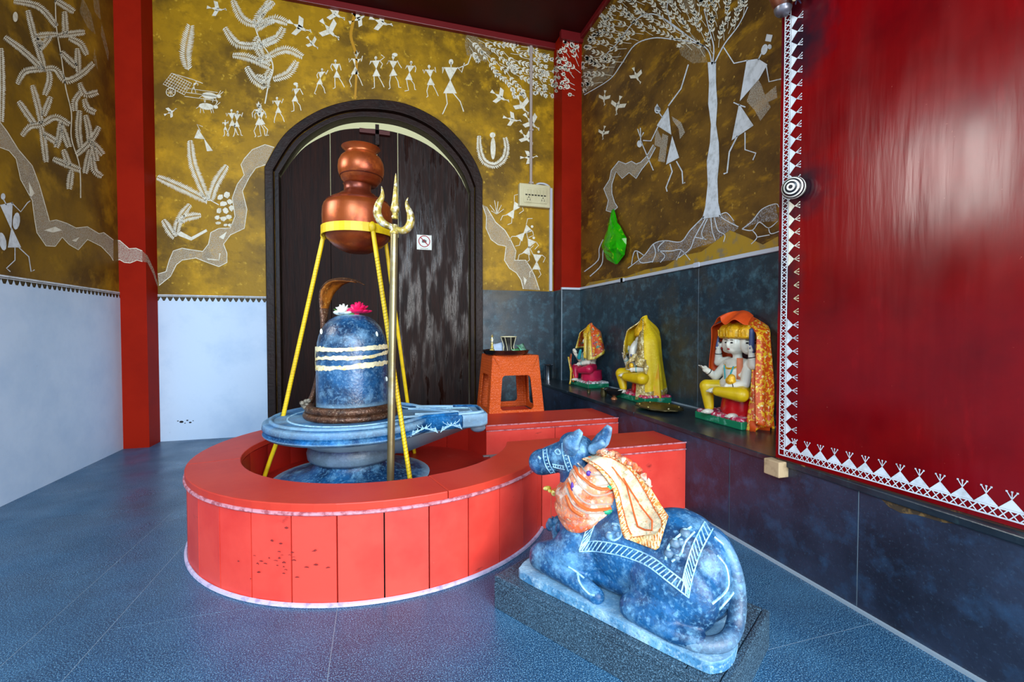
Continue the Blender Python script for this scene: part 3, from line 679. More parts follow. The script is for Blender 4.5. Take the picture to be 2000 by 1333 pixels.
grp('painted_person', lambda q: (q.person(881, 121, 102, -.05, -1, 1.9, 5), q.stroke([(894, 134), (914, 125), (921, 106)], 2)))
def plants(q):
    for p in ([(825, 610), (840, 720), (900, 870)], [(682, 770), (780, 812), (900, 872)], [(985, 718), (935, 800), (912, 870)]): q.fern(Z(p), 10, 2.8, 1.1)
    q.stroke(Z([(905, 865), (950, 890)]), 1.8)
grp('painted_plant', plants)
def plants2(q):
    for p in ([(825, 888), (780, 950), (762, 1020)], [(872, 935), (810, 945), (775, 965)], [(708, 955), (735, 1000), (758, 1030)]): q.fern(Z(p), 9, 2.8, 1.1)
    q.poly(Z([(765, 1020), (830, 1045), (900, 1005), (895, 995), (830, 1030), (785, 1005)]))
grp('painted_plant', plants2)
rocks = []
for (x, y, a, b) in [(430, 385, 8, 7), (443, 380, 9, 8), (436, 398, 9, 7), (449, 394, 7, 8), (428, 411, 8, 7), (441, 412, 8, 8), (452, 407, 6, 7), (424, 425, 7, 6), (436, 427, 8, 6), (447, 424, 7, 7), (426, 436, 7, 4), (440, 440, 6, 4), (449, 440, 5, 4)]:
    rr = random.Random(x * y); P = [(x + a * .95 * rr.uniform(.6, 1) * math.cos(t_), y + b * rr.uniform(.6, 1) * math.sin(t_)) for t_ in [k * math.pi / 3 + .3 for k in range(6)]]
    grp('painted_rock', lambda q: q.poly(P))
grp('painted_person', lambda q: (q.poly(Z([(860, 560), (843, 600), (890, 605)])), q.poly(Z([(885, 600), (924, 655), (898, 657)])), q.stroke(Z([(870, 570), (855, 540), (880, 550)]), 1.2)))
def riv(q_l, q_f, A, B): ribbon_between(q_f, q_l, A, B)
LOb = Z([(690, 1240), (740, 1200), (765, 1150), (790, 1130), (850, 1120), (900, 1140), (950, 1158), (985, 1140), (985, 1100), (970, 1060), (1000, 1020), (1060, 992), (1072, 910), (1052, 830), (1082, 770), (1110, 730), (1152, 715)])
UPb = Z([(685, 1190), (720, 1180), (735, 1130), (752, 1090), (790, 1078), (830, 1085), (880, 1092), (905, 1060), (915, 1010), (950, 992), (1000, 990), (1020, 940), (1008, 860), (1030, 800), (1060, 760), (1046, 715), (1060, 690), (1095, 650), (1150, 628), (1190, 640)])
ql = Mural(pB); qf = Mural(pBh); ribbon_between(qf, ql, LOb, UPb, 1.5); ql.poly(Z([(950, 1030), (985, 1005), (970, 1040)])); ql.stroke(Z([(900, 1125), (950, 1130), (955, 1100)]), 2)
ql.out('painted_river_outline', M_paint, wb); qf.out('painted_river', M_river, wb)
grp('yellow_paint_streak', lambda q: q.stroke(Z([(432, 35), (418, 110), (412, 160), (432, 230), (436, 300), (430, 430)], 2.2215, 500), 6.5, 4, 6), M_yellow_paint)
# right of the arch
ql = Mural(pB); qf = Mural(pBh)
A = Z([(982, 888), (1000, 940), (998, 990), (1020, 1040), (1050, 1062), (1085, 1070), (1078, 1130), (1100, 1165), (1130, 1185), (1150, 1215), (1160, 1255)], 2.2215, 500)
B = Z([(1000, 898), (1040, 965), (1080, 1000), (1104, 1040), (1128, 1090), (1122, 1130), (1170, 1130), (1190, 1160), (1210, 1200), (1230, 1260)], 2.2215, 500)
ribbon_between(qf, ql, A, B, 1.5); ql.poly(Z([(1160, 1200), (1175, 1215), (1165, 1240)], 2.2215, 500)); ql.out('painted_river_outline', M_paint, wb); qf.out('painted_river', M_river, wb)
for (x, y, a) in ((1120, 910, .6), (1165, 1010, .8), (1185, 1070, .4), (1218, 1135, .1)):
    def tri(q, x=x, y=y, a=a):
        T = lambda u, v: ((x + u * math.cos(a) - v * math.sin(a)) / 2.2215 + 500, (y + u * math.sin(a) + v * math.cos(a)) / 2.2215)
        q.poly([T(-20, -30), T(20, -30), T(0, 8)]); q.poly([T(0, -2), T(20, 34), T(-16, 36)]); q.disc(*T(4, -42), 2.6)
        q.stroke([T(-20, -30), T(-34, -52), T(-20, -68)], 1.2); q.stroke([T(20, -30), T(36, -20), T(28, 2)], 1.2)
        q.stroke([T(12, 34), T(24, 54), T(14, 70)], 1.2); q.stroke([T(-10, 34), T(-26, 50), T(-22, 72)], 1.2)
    grp('painted_person', tri)
grp('painted_bush', lambda q: [q.stroke(Z([(1045, 930), (1045 + dx, 930 - dy)], 2.2215, 500), 1.1) for dx, dy in ((-30, 40), (-10, 60), (5, 55), (20, 40), (30, 22), (-25, 15))])
def peacock(q):
    q.fern(Z([(968, 590), (970, 650), (990, 700), (1035, 718), (1075, 690), (1088, 640), (1080, 598)], 2.2215, 500), 7, 2.6, 1.1)
    q.disc(963, 290, 5, 22); q.disc(962, 264, 5.5, 5.5)
grp('painted_peacock', peacock)
# canopy of leaves: back wall right, right column, right wall
P = Z([(915, 138), (908, 200), (930, 245), (1010, 300), (1060, 350), (1110, 405), (1190, 425), (1276, 415), (1276, 228), (1100, 180)], 2.2215, 500)
Pc = [(p[0], p[1]) for p in P]
grp('painted_leaf_canopy', lambda q: canopy(q, Pc, (905, 60), 13, 9, 3.4))
grp('pale_wash', lambda q: q.poly(Z([(915, 138), (905, 190), (915, 240), (1000, 270), (1020, 230), (950, 150)], 2.2215, 500)), M_haze, pm=pBh)
pC2 = lambda x, y: ony(x, y, 4.987)
Pc2 = [(1095, 80), (1136, 82), (1134, 178), (1126, 192), (1112, 182), (1096, 172)]
grp('painted_leaf_canopy', lambda q: canopy(q, Pc2, (1170, 200), 12, 9, 2.8, .35, .8, 30), M_paint, c2, pC2)
P3 = [(1083, 92), (1092, 90), (1092, 172), (1083, 178)]
grp('painted_leaf_canopy', lambda q: canopy(q, P3, (1100, 40), 9, 7, 2.4, .3, .8, 18), M_paint, c2, lambda x, y: onx(x, y, 2.098))
PR = Z([(176, 190), (320, -30), (900, -30), (865, 90), (805, 175), (750, 245), (700, 262), (620, 225), (555, 172), (470, 162), (400, 196), (350, 278), (292, 348), (172, 420)], 2.2222, 1060)
grp('painted_leaf_canopy', lambda q: canopy(q, PR, (1400, 130), 13.5, 9.5, 3.3), M_paint, wr, pR)
grp('pale_wash', lambda q: (q.poly(Z([(585, 190), (600, 240), (650, 275), (715, 270), (700, 200), (650, 150)], 2.2222, 1060)), q.disc(1345, 8, 14, 18), q.poly(Z([(175, 300), (280, 300), (340, 220), (300, 330), (172, 410)], 2.2222, 1060))), M_haze, wr, pRh)
def trunk(q):
    Lf = Z([(716, 270), (722, 360), (718, 450), (730, 540), (726, 620), (712, 700), (716, 800), (705, 900), (692, 950)], 2.2222, 1060)
    Rt = Z([(752, 268), (752, 360), (758, 450), (752, 540), (764, 620), (766, 700), (758, 780), (762, 880), (775, 940)], 2.2222, 1060)
    q.poly(Lf + Rt[::-1])
    for P in ([(735, 280), (715, 215), (640, 165), (560, 110), (500, 60)], [(738, 275), (742, 200), (720, 120), (700, 40)], [(745, 275), (790, 190), (850, 110), (890, 30)], [(700, 200), (640, 180), (560, 170), (480, 165), (400, 195), (340, 280), (290, 345), (180, 412)],
              [(640, 165), (540, 90), (470, 60), (400, 90), (330, 180), (260, 250)], [(560, 110), (540, 40), (545, 0)]): q.stroke(Z(P, 2.2222, 1060), 2.6, 1.5, 5)
grp('painted_tree_trunk', trunk, M_paint_r, wr, pR)
def roots(q):
    for P in ([(700, 940), (640, 1000), (600, 1050), (530, 1045), (480, 1060), (440, 1110), (370, 1165)], [(705, 950), (660, 1030), (640, 1080), (590, 1120)], [(715, 950), (690, 1010), (700, 1040)], [(730, 945), (735, 1000), (750, 1045)],
              [(745, 945), (760, 1000), (790, 1020), (785, 1050)], [(765, 935), (800, 960), (850, 985)], [(775, 930), (800, 925), (830, 960)], [(530, 1045), (500, 1080), (530, 1110), (510, 1140)], [(480, 1060), (490, 1100), (475, 1140)], [(500, 1090), (560, 1090), (600, 1085), (640, 1130)],
              [(440, 1110), (400, 1090), (385, 1150)], [(410, 1095), (425, 1140), (480, 1135)], [(660, 1030), (710, 1040)], [(600, 1090), (580, 1130)],
              [(865, 995), (910, 960), (950, 910), (1010, 885), (1025, 900)], [(865, 995), (910, 1000), (940, 965), (980, 990), (1020, 960)], [(910, 1000), (930, 1030), (905, 1060)], [(980, 990), (990, 1015), (1025, 1005)], [(930, 1030), (985, 1020)],
              [(180, 1180), (240, 1130), (245, 1080), (262, 1040)], [(205, 1200), (255, 1150), (262, 1090), (275, 1040)]): q.stroke(Z(P, 2.2222, 1060), 2.0, 1.5, 4)
grp('painted_root', roots, M_paint_r, wr, pR)
grp('pale_wash', lambda q: (q.poly(Z([(700, 940), (640, 1000), (600, 1050), (530, 1045), (480, 1060), (440, 1110), (400, 1150), (600, 1125), (650, 1080), (790, 1040), (850, 990), (800, 930)], 2.2222, 1060)), q.poly(Z([(865, 995), (950, 910), (1010, 885), (1025, 960), (940, 965)], 2.2222, 1060))), M_speck, wr, pRh)
def big1(q):
    z = lambda L: Z(L, 2.2222, 1060)
    q.poly(z([(545, 465), (495, 545), (558, 585)])); q.poly(z([(562, 590), (592, 685), (535, 715)])); q.disc(*z([(498, 478)])[0], 6, 7); q.poly(z([(485, 470), (497, 450), (512, 480), (495, 490)]))
    q.stroke(z([(545, 460), (600, 385), (632, 280)]), 2.4); q.stroke(z([(505, 490), (520, 510)]), 2)
    q.stroke(z([(500, 550), (470, 612), (435, 610)]), 2); q.stroke(z([(425, 610), (480, 740)]), 2); q.stroke(z([(412, 560), (425, 600), (438, 575)]), 2); q.stroke(z([(424, 555), (425, 612)]), 2); q.disc(*z([(420, 625)])[0], 5, 7)
    q.stroke(z([(580, 700), (605, 745), (608, 798), (618, 792)]), 2.4); q.stroke(z([(552, 712), (562, 745), (535, 815), (540, 832)]), 2.4)
grp('painted_deity', big1, M_paint_r, wr, pR)
grp('painted_scarf', lambda q: (q.poly(Z([(560, 505), (600, 530), (618, 575), (595, 605), (590, 560), (565, 525)], 2.2222, 1060)), q.poly(Z([(497, 560), (515, 600), (510, 640), (485, 630), (488, 590)], 2.2222, 1060)), q.poly(Z([(520, 580), (545, 590), (530, 705), (500, 700)], 2.2222, 1060))), M_river, wr, pR)
def big2(q):
    z = lambda L: Z(L, 2.2222, 1060)
    q.poly(z([(885, 262), (935, 255), (975, 280), (938, 345), (855, 440)])); q.poly(z([(852, 450), (915, 545), (820, 610)])); q.disc(*z([(962, 215)])[0], 6, 11, .3); q.poly(z([(965, 178), (972, 148), (998, 152), (990, 182)])); q.disc(*z([(985, 203)])[0], 4, 5)
    q.stroke(z([(950, 230), (935, 260)]), 2.4); q.stroke(z([(890, 262), (830, 275), (785, 205)]), 2.4); q.stroke(z([(970, 285), (982, 355), (1035, 343)]), 2.4)
    q.stroke(z([(845, 590), (810, 660), (800, 750), (785, 755)]), 2.8); q.stroke(z([(878, 575), (878, 650), (925, 665), (912, 695)]), 2.4); q.stroke(z([(828, 445), (850, 455), (880, 465)]), 2.4)
grp('painted_deity', big2, M_paint_r, wr, pR)
grp('painted_scarf', lambda q: (q.poly(Z([(935, 345), (905, 380), (885, 440), (920, 480), (945, 525), (990, 465), (970, 430), (950, 370)], 2.2222, 1060)), q.poly(Z([(955, 420), (1012, 372), (1018, 425), (975, 445)], 2.2222, 1060))), M_river, wr, pR)
for (x, y, l, a) in ((1243, 149, 30, 1.2), (1206, 207, 34, 1.9), (1180, 192, 26, 1.7), (1178, 260, 24, 1.8)): grp('painted_bird', lambda q: q.bird(x, y, l, a), M_paint, wr, pR)
ql = Mural(pR); qf = Mural(pRh)
A = Z([(480, 628), (450, 680), (425, 705), (405, 712), (385, 700), (360, 712), (330, 700), (298, 740), (290, 780), (265, 820), (285, 870), (275, 915), (300, 922), (325, 900)], 2.2222, 1060)
B = Z([(490, 640), (455, 705), (430, 735), (405, 775), (375, 750), (345, 775), (318, 745), (300, 800), (300, 840), (312, 880), (325, 900)], 2.2222, 1060)
ribbon_between(qf, ql, A, B, 1.6); ql.out('painted_river_outline', M_paint_r, wr); qf.out('painted_river', M_river, wr)

# ------------------------------------------------------------------ electrical fittings
pf = thing('switchboard', 'cream plastic switchboard with sockets on the ochre wall beside the red column', 'switchboard', (1.83, YB, 2.71))
MB().box(1.640, 2.030, YB - .07, YB, 2.575, 2.845).build('box', M_socket, pf, bevel=.01)
MB().box(1.690, 1.985, YB - .08, YB - .069, 2.615, 2.800).build('face_plate', M_socket, pf, bevel=.006)
for k in range(7): MB().box(1.705 + k * .039, 1.735 + k * .039, YB - .088, YB - .079, 2.715, 2.775).build('switch', M_socket, pf, bevel=.003)
mb = MB()
for k in range(7): mb.box(1.708 + k * .039, 1.732 + k * .039, YB - .0885, YB - .079, 2.702, 2.712)
mb.build('switch_gap', M_black, pf)
for cx in (1.75, 1.93):
    so = MB().box(cx - .035, cx + .035, YB - .085, YB - .079, 2.622, 2.695).build('socket', M_socket, pf, bevel=.004)
    mb = MB()
    for dx, dz, r in ((0, .05, .007), (-.016, .018, .006), (.016, .018, .006), (-.016, .036, .004), (.016, .036, .004)): mb.lathe([(r, 0), (r, .002)], (cx + dx, YB - .0852, 2.63 + dz), 10, (0, -1, 0))
    mb.build('pin_hole', M_black, so)
c = tag(MB().tube([(1.80, YB - .018, 2.845), (1.80, YB - .018, ZC - .07)], .018, 10).build('conduit_pipe', M_pipe, smooth=True), 'thin grey conduit pipe running from the switchboard up to the ceiling', 'pipe')
for z in (2.87, 3.5, 4.2): MB().box(1.775, 1.825, YB - .04, YB, z - .01, z + .01).build('clip', M_pipe, c)
pts = catmull([(1.86, YB - .02, 2.845), (1.90, YB - .02, 2.872), (1.97, YB - .02, 2.875), (2.03, YB - .02, 2.85), (2.055, YB - .02, 2.80)], 6)
cw = tag(MB().tube(pts, .012, 8).build('white_cable', M_whiteline, smooth=True), 'white cable looping from the switchboard down beside the red column', 'cable')
MB().box(2.04, 2.075, YB - .03, YB, ZD_R, 2.83).build('trunking', M_whiteline, cw, bevel=.003)

# ------------------------------------------------------------------ slate ledge along the right wall
ZL = .50
lg = thing('stone_ledge', 'long dark slate ledge along the right wall carrying the three idols', 'ledge', (XP, 2.5, 0))
MB().box(XP + .015, XR - .014, YF, YB, 0, ZL - .03).build('core', M_darkjoint, lg)
fe = [YB, 3.9, 2.62, 1.975, 1.30, .62, YF]
for a, b in zip(fe, fe[1:]): MB().box(XP, XP + .014, b + .003, a - .003, 0, ZL - .028).build('face_panel', M_slate_face, lg)
MB().box(XP + .004, XP + .014, YF, YB, .0, ZL - .03).build('joint_grout', M_joint, lg)
for a, b in ((YB, 4.1), (4.1, 2.9), (2.9, 1.62), (1.62, .5), (.5, YF)):
    MB().box(XP - .012, XR - .013, b + .002, a - .002, ZL - .028, ZL).build('top_slab', M_slate_top, lg, bevel=.004)
MB().box(XR - .022, XR - .012, YF, 4.98, ZL, ZL + .010).build('grout_line', M_joint, lg)
struct(MB().box(XP - .012, XP, YF, 2.33, 0, .012).build('baseboard_right', M_joint), 'thin pale grout line where the slate ledge meets the floor')
mb = MB()
mb.add([(XP - .001, .98, ZL - .028), (XP - .001, 1.22, ZL - .028), (XP - .001, 1.19, ZL - .050), (XP - .001, 1.15, ZL - .058), (XP - .001, 1.10, ZL - .045), (XP - .001, 1.02, ZL - .040)], [(0, 1, 2, 3, 4, 5)])
mb.build('chipped_edge', mat('broken_stone_edge', '#3d3020', .9, layers=[(30, 6, .5, .66, '#8a6a38', .8)]), lg)

# ------------------------------------------------------------------ red masonry basin
BC = Vector((.04, 2.87)); RO, RI, ZB = .985, .755, .415
bs = thing('basin', 'red painted round masonry basin with two straight arms reaching the slate ledge', 'basin', (BC.x, BC.y, 0))
def circ(r, a): return (BC.x + r * math.cos(a), BC.y + r * math.sin(a))
a_f = -math.asin((BC.y - 2.335) / RO); a_b = math.asin((3.585 - BC.y) / RO)      # outer circle meets arm faces
ai_f = -math.asin((BC.y - 2.66) / RI); ai_b = math.asin((3.14 - BC.y) / RI)
zt_ = ZB - .035
# core
outer = [circ(RO - .02, a_b + (2 * math.pi + a_f - a_b) * k / 60) for k in range(61)]
inner = [circ(RI + .02, ai_b + (2 * math.pi + ai_f - ai_b) * k / 60) for k in range(61)]
core = [(XP, 3.575)] + outer + [(XP, 2.345), (XP, 2.65)] + inner[::-1] + [(XP, 3.15)]
MB().prism(core, 0, zt_).build('core', M_darkjoint, bs)
# facing tiles, outside of the ring
tw = .1815 / RO
angs = []; a = math.atan2(1.895 - BC.y, -.157 - BC.x)
while a > -math.pi - 1.2 - .9: a -= tw
n0 = a; k = 0
while n0 < 2 * math.pi + a_f - 2 * math.pi: 
    a1 = min(n0 + tw, a_f)
    if n0 > a_b - 2 * math.pi - .01:
        g = .0030 / RO
        P0, P1, Q1, Q0 = circ(RO, n0 + g), circ(RO, a1 - g), circ(RO - .018, a1 - g), circ(RO - .018, n0 + g)
        MB().prism([P0, P1, Q1, Q0], .012, zt_ - .001).build('wall_tile', M_red, bs)
    n0 += tw
# inner tiles
n0 = ai_b; tw2 = .2 / RI
while n0 < 2 * math.pi + ai_f - .01:
    a1 = min(n0 + tw2, 2 * math.pi + ai_f); g = .002
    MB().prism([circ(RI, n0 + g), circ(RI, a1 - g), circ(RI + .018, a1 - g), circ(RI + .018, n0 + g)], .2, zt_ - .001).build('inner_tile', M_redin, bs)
    n0 += tw2
# arm faces
xo = circ(RO, a_f)[0]; xi = circ(RI, ai_f)[0]; xb = circ(RI, ai_b)[0]; xbo = circ(RO, a_b)[0]
for x0, x1 in ((xo + .003, 1.17), (1.173, XP)): MB().box(x0, x1, 2.335, 2.352, .0, zt_).build('wall_tile', M_red, bs)
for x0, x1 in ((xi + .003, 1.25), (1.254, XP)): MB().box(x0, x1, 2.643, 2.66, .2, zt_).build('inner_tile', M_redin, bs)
for x0, x1 in ((xb + .002, 1.27), (1.274, XP)): MB().box(x0, x1, 3.14, 3.157, .2, zt_).build('inner_tile', M_red, bs)
for x0, x1 in ((xbo, 1.27), (1.274, XP)): MB().box(x0, x1, 3.568, 3.585, 0, zt_).build('wall_tile', M_red, bs)
# coping slabs
def cope(a0, a1):
    n = max(2, int(abs(a1 - a0) / .09)); g = .0030
    o = [circ(RO + .006, a0 + g + (a1 - a0 - 2 * g) * k / n) for k in range(n + 1)]; i = [circ(RI - .004, a0 + g + (a1 - a0 - 2 * g) * k / n) for k in range(n + 1)]
    return MB().prism(o + i[::-1], zt_ + .001, ZB).build('coping_slab', M_redcap, bs, bevel=.004)
jf = math.atan2(1.95 - BC.y, .28 - BC.x); jl = math.atan2(3.52 - BC.y, -.66 - BC.x) 
cope(a_b + .0, jl); cope(jl, jl + .95) ; cope(jl + .95, 2 * math.pi + jf); 
n = 8; st = jf; en = a_f
o = [circ(RO + .006, st + (en - st) * k / n) for k in range(n + 1)]; i_ = [circ(RI - .004, st + (ai_f - st) * k / n) for k in range(n + 1)]
MB().prism(o + [(1.10, 2.329), (1.10, 2.664)] + i_[::-1], zt_ + .001, ZB).build('coping_slab', M_redcap, bs, bevel=.004)
MB().prism([(1.103, 2.329), (XP - .001, 2.329), (XP - .001, 2.664), (1.103, 2.664)], zt_ + .001, ZB).build('coping_slab', M_redcap, bs, bevel=.004)
MB().prism([circ(RI - .004, ai_b), (XP - .001, 3.136), (XP - .001, 3.591), circ(RO + .006, a_b)], zt_ + .001, ZB).build('coping_slab', M_redcap, bs, bevel=.004)
# chipped mortar bead under the coping and white line at the floor
MB().tube([(*circ(RO + .004, a_b - 2 * math.pi + (a_f - a_b + 2 * math.pi) * k / 90), zt_ - .006) for k in range(91)], .009, 6).build('mortar_bead', M_mortar, bs)
MB().tube([(*circ(RO + .003, a_b - 2 * math.pi + (a_f - a_b + 2 * math.pi) * k / 90), .006) for k in range(91)], .010, 6).build('floor_grout', mat('white_floor_grout', '#c4b6cc', .8, layers=[(30, 5, .5, .66, '#8a7ea8', .7)]), bs)
# dark scuffs on the outside tiles
rdm = random.Random(21); mb = MB()
for k in range(30):
    an = math.atan2(1.99 - BC.y, -.40 - BC.x) + rdm.gauss(0, .11); z_ = rdm.gauss(.17, .035) if k < 24 else rdm.uniform(.2, .33); l_ = rdm.uniform(.003, .010) / RO; h_ = rdm.uniform(.001, .004)
    mb.grid([[(*circ(RO + .0012, an - l_), z_), (*circ(RO + .0012, an), z_ + h_ * rdm.uniform(-1, 1)), (*circ(RO + .0012, an + l_), z_ + h_ * rdm.uniform(-1, 1))], [(*circ(RO + .0012, an - l_), z_ + h_ * .6), (*circ(RO + .0012, an), z_ + h_ * 2), (*circ(RO + .0012, an + l_), z_ + h_)]])
mb.build('scuff_mark', mat('dark_scuff', '#7c1a18', .7), bs)['kind'] = 'stuff'
for p_, q_ in (((xo, 2.331, zt_ - .006), (XP, 2.331, zt_ - .006)), ((xb, 3.137, zt_ - .004), (XP, 3.137, zt_ - .004)), ((1.1, 2.329, ZB), (XP, 2.329, ZB)), ((xb, 3.136, ZB), (XP, 3.136, ZB))):
    MB().tube([p_, q_], .0045, 6).build('mortar_bead', M_mortar, bs)
# inner floor of basin and channel
fl = [circ(RI + .01, ai_b + (2 * math.pi + ai_f - ai_b) * k / 50) for k in range(51)] + [(XP, 2.655), (XP, 3.145)]
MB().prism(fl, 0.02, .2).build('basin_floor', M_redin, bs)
mb = MB(); mb.box(.76, .83, 3.05, 3.139, .2, .206).box(.72, 1.2, 3.115, 3.139, .2, .207); mb.build('cement_patch', mat('grey_cement', '#8c807c', .8), bs)
# low red block behind the back arm that carries the stool
tag(MB().box(.90, 1.33, 3.595, 4.04, 0, .385).build('masonry_block', M_redcap, bevel=.004), 'low red masonry block behind the basin that carries the orange stool', 'block')

# ------------------------------------------------------------------ yoni base, lingam
AX = Vector((-.14, 2.93))
def atc(px, py, c=AX):     # point of the vertical plane through c facing the camera
    n = Vector((_F.x, _F.y, 0)).normalized(); return onplane(px, py, (c.x, c.y, 0), n)
yo = thing('stone_pedestal', 'round blue carved stone pedestal with a long spout standing inside the red basin', 'pedestal', (AX.x, AX.y, .2))
MB().lathe([(.0, .2), (.455, .2), (.46, .212), (.40, .224), (.31, .240), (.25, .262), (.222, .285), (.212, .308), (.214, .322)], (AX.x, AX.y, 0), 48).build('foot', M_stone, yo, smooth=True)
MB().lathe([(.205, .316), (.235, .320), (.258, .340), (.263, .375), (.252, .410), (.235, .425), (.23, .47)], (AX.x, AX.y, 0), 48).build('neck', M_neck, yo, smooth=True)
ZT = .58
T1 = onz(957, 806, ZT); T2 = onz(934, 794, ZT)
def outline(R, shrink=0.0, n=44):
    """circle with a spout"""
    d = (Vector((T1.x, T1.y)) + Vector((T2.x, T2.y))) / 2 - AX; base = math.atan2(d.y, d.x); nx = Vector((-math.sin(base), math.cos(base)))
    dn = d.normalized(); L = d.length - shrink
    sp = .62
    pts = [AX + R * Vector((math.cos(a), math.sin(a))) for a in [base + sp + (2 * math.pi - 2 * sp) * k / n for k in range(n + 1)]]
    hw = .155 - shrink * .9
    fr_ = [AX + dn * (R * .95) - nx * (R * .40), AX + dn * (L * .80) - nx * hw * 1.05, AX + dn * (L * .80) - nx * hw * 1.18, AX + dn * (L * .95) - nx * hw, AX + dn * L - nx * hw * .8]
    bk = [AX + dn * L + nx * hw * .8, AX + dn * (L * .95) + nx * hw, AX + dn * (L * .80) + nx * hw * 1.18, AX + dn * (L * .80) + nx * hw * 1.05, AX + dn * (R * .95) + nx * (R * .40)]
    return pts + fr_ + bk
def ring_of(ps, z): return [(p.x, p.y, z) for p in ps]
mb = MB()
rows = [ring_of(outline(.43, .03), .492), ring_of(outline(.475, .01), .498), ring_of(outline(.49), .512), ring_of(outline(.482), .532), ring_of(outline(.492), .545), ring_of(outline(.488), .572), ring_of(outline(.472, .006), ZT)]
mb.grid(rows, closed=True)
ol = outline(.472, .006); n = len(ol); base_n = len(mb.v)
t_ = tessellate_polygon([[Vector((p.x, p.y, 0)) for p in ol]]); mb.add(ring_of(ol, ZT), [tuple(q) for q in t_])
ol = outline(.43, .03); t_ = tessellate_polygon([[Vector((p.x, p.y, 0)) for p in ol]]); mb.add(ring_of(ol, .492), [tuple(q) for q in t_])
mb.build('disc', M_yoni, yo, smooth=True)
MB().tube(ring_of(outline(.445, .03), ZT + .002), .012, 8, closed=True).build('raised_rim', M_yoni, yo, smooth=True)
MB().tube(ring_of(outline(.36, .09), ZT), .006, 6, closed=True).build('carved_line', M_carve, yo, smooth=True)
# underside trough: hull from the neck to the spout tip
bm = bmesh.new()
for k in range(24):
    a = 2 * math.pi * k / 24
    bm.verts.new((AX.x + .225 * math.cos(a), AX.y + .225 * math.sin(a), .40)); bm.verts.new((AX.x + .40 * math.cos(a), AX.y + .40 * math.sin(a), .50))
sd = (Vector((T1.x, T1.y)) + Vector((T2.x, T2.y))) / 2 - AX; sdn = sd.normalized(); sn = Vector((-sdn.y, sdn.x))
for dd, zz_, hw_ in ((.72, .490, .09), (.50, .425, .07), (.30, .345, .08)):
    for sg_ in (-1, 1): q_ = AX + sdn * dd + sn * hw_ * sg_; bm.verts.new((q_.x, q_.y, zz_))
bmesh.ops.convex_hull(bm, input=bm.verts); me = bpy.data.meshes.new('h'); bm.to_mesh(me); bm.free()
q = MB(); q.v = [tuple(v.co) for v in me.vertices]; q.f = [tuple(p.vertices) for p in me.polygons]; q.build('spout_trough', M_neck, yo, smooth=True)
tm = T1.lerp(T2, .35); MB().ell((tm.x - .05, tm.y, .47), (.05, .035, .03)).build('spout_lug', M_neck, yo, smooth=True)
# carving on the side and top of the spout
q0 = Vector((.10, 2.555)); qd = Vector((T1.x, T1.y)) - q0; qn = Vector((qd.y, -qd.x)).normalized()
SQ = lambda t_, z: (q0.x + qd.x * t_ + qn.x * .016, q0.y + qd.y * t_ + qn.y * .016, z)
for c0, sgn in ((.12, 1), (.40, -1), (.42, 1), (.66, -1)):
    for k in range(5):
        w_ = .03 + .045 * k
        MB().tube([SQ(c0 + sgn * w_ * math.sin(a), .505 + .014 * k * .9 + .035 * (1 - math.cos(a)) - .006 * k) for a in (.1, .5, .9, 1.3, 1.57)], .0022, 5).build('carved_scroll', M_carve, yo)
mb = MB()
for a0, r in ((.5, .40), (.4, .34), (-.2, .40), (-.5, .38)):
    mb.tube([(AX.x + (r + .25 * k / 8) * math.cos(-.25 + a0 * (1 - k / 8) * .9), AX.y + (r + .25 * k / 8) * math.sin(-.25 + a0 * (1 - k / 8) * .9) + .06, ZT + .002) for k in range(9)], .008, 6)
mb.build('carved_ridge', M_yoni, yo, smooth=True)

RLG = .206
prof = [(0, ZT), (RLG, ZT), (RLG + .002, ZT + .1), (RLG, ZT + .3), (RLG - .005, ZT + .40)]
for k in range(1, 9):
    a = math.pi / 2 * k / 8; prof.append(((RLG - .004) * math.cos(a) ** .75 if k < 8 else 0, ZT + .40 + .215 * math.sin(a)))
lm = tag(MB().lathe(prof, (AX.x, AX.y, 0), 56).build('lingam', M_linga, smooth=True), 'dark blue domed stone lingam with three pale paste stripes on the pedestal', 'lingam')
def arc_band(z, a0, a1, hw, wob, seed, r=RLG + .0022, name='paste_stripe'):
    rd = random.Random(seed); n = 46; rows = [[], []]; ph = rd.uniform(0, 6)
    up = []; dn = []
    for k in range(n + 1):
        t = k / n; a = a0 + (a1 - a0) * t
        zc = z(t) + wob * math.sin(9 * t + ph) + rd.uniform(-.003, .003); h = hw * (.7 + .5 * abs(math.sin(5 * t + ph))) + rd.uniform(-.002, .003)
        if k in (0, n): h *= .3
        rr = r
        up.append((AX.x + rr * math.cos(a), AX.y + rr * math.sin(a), zc + h)); dn.append((AX.x + rr * math.cos(a), AX.y + rr * math.sin(a), zc - h))
    return MB().grid([up, dn]).build(name, M_paste, lm, solid=.002)
af = math.atan2(-AX.y, -AX.x)     # towards the camera
arc_band(lambda t: .985 + .012 * t, af - 1.5, af + 1.45, .011, .003, 1)
arc_band(lambda t: .925 + .035 * t, af - 1.55, af + 1.45, .009, .006, 2)
arc_band(lambda t: .875 + .03 * t, af - 1.35, af + 1.4, .012, .002, 3)
arc_band(lambda t: .915, af - 1.75, af - 1.52, .05, .002, 4)
for da, z, l in ((-1.0, 1.09, .03), (.75, 1.075, .035), (1.2, .80, .03)):
    a = af + da; r = RLG + .002 if z < 1.0 else RLG - .006
    MB().ell((AX.x + r * math.cos(a), AX.y + r * math.sin(a), z), (.016, .004, .007), (.25 * math.sin(a) * (da > 0), -.25 * math.cos(a) * (da > 0), 1), 10, 8).build('stuck_petal', M_petalw, lm)

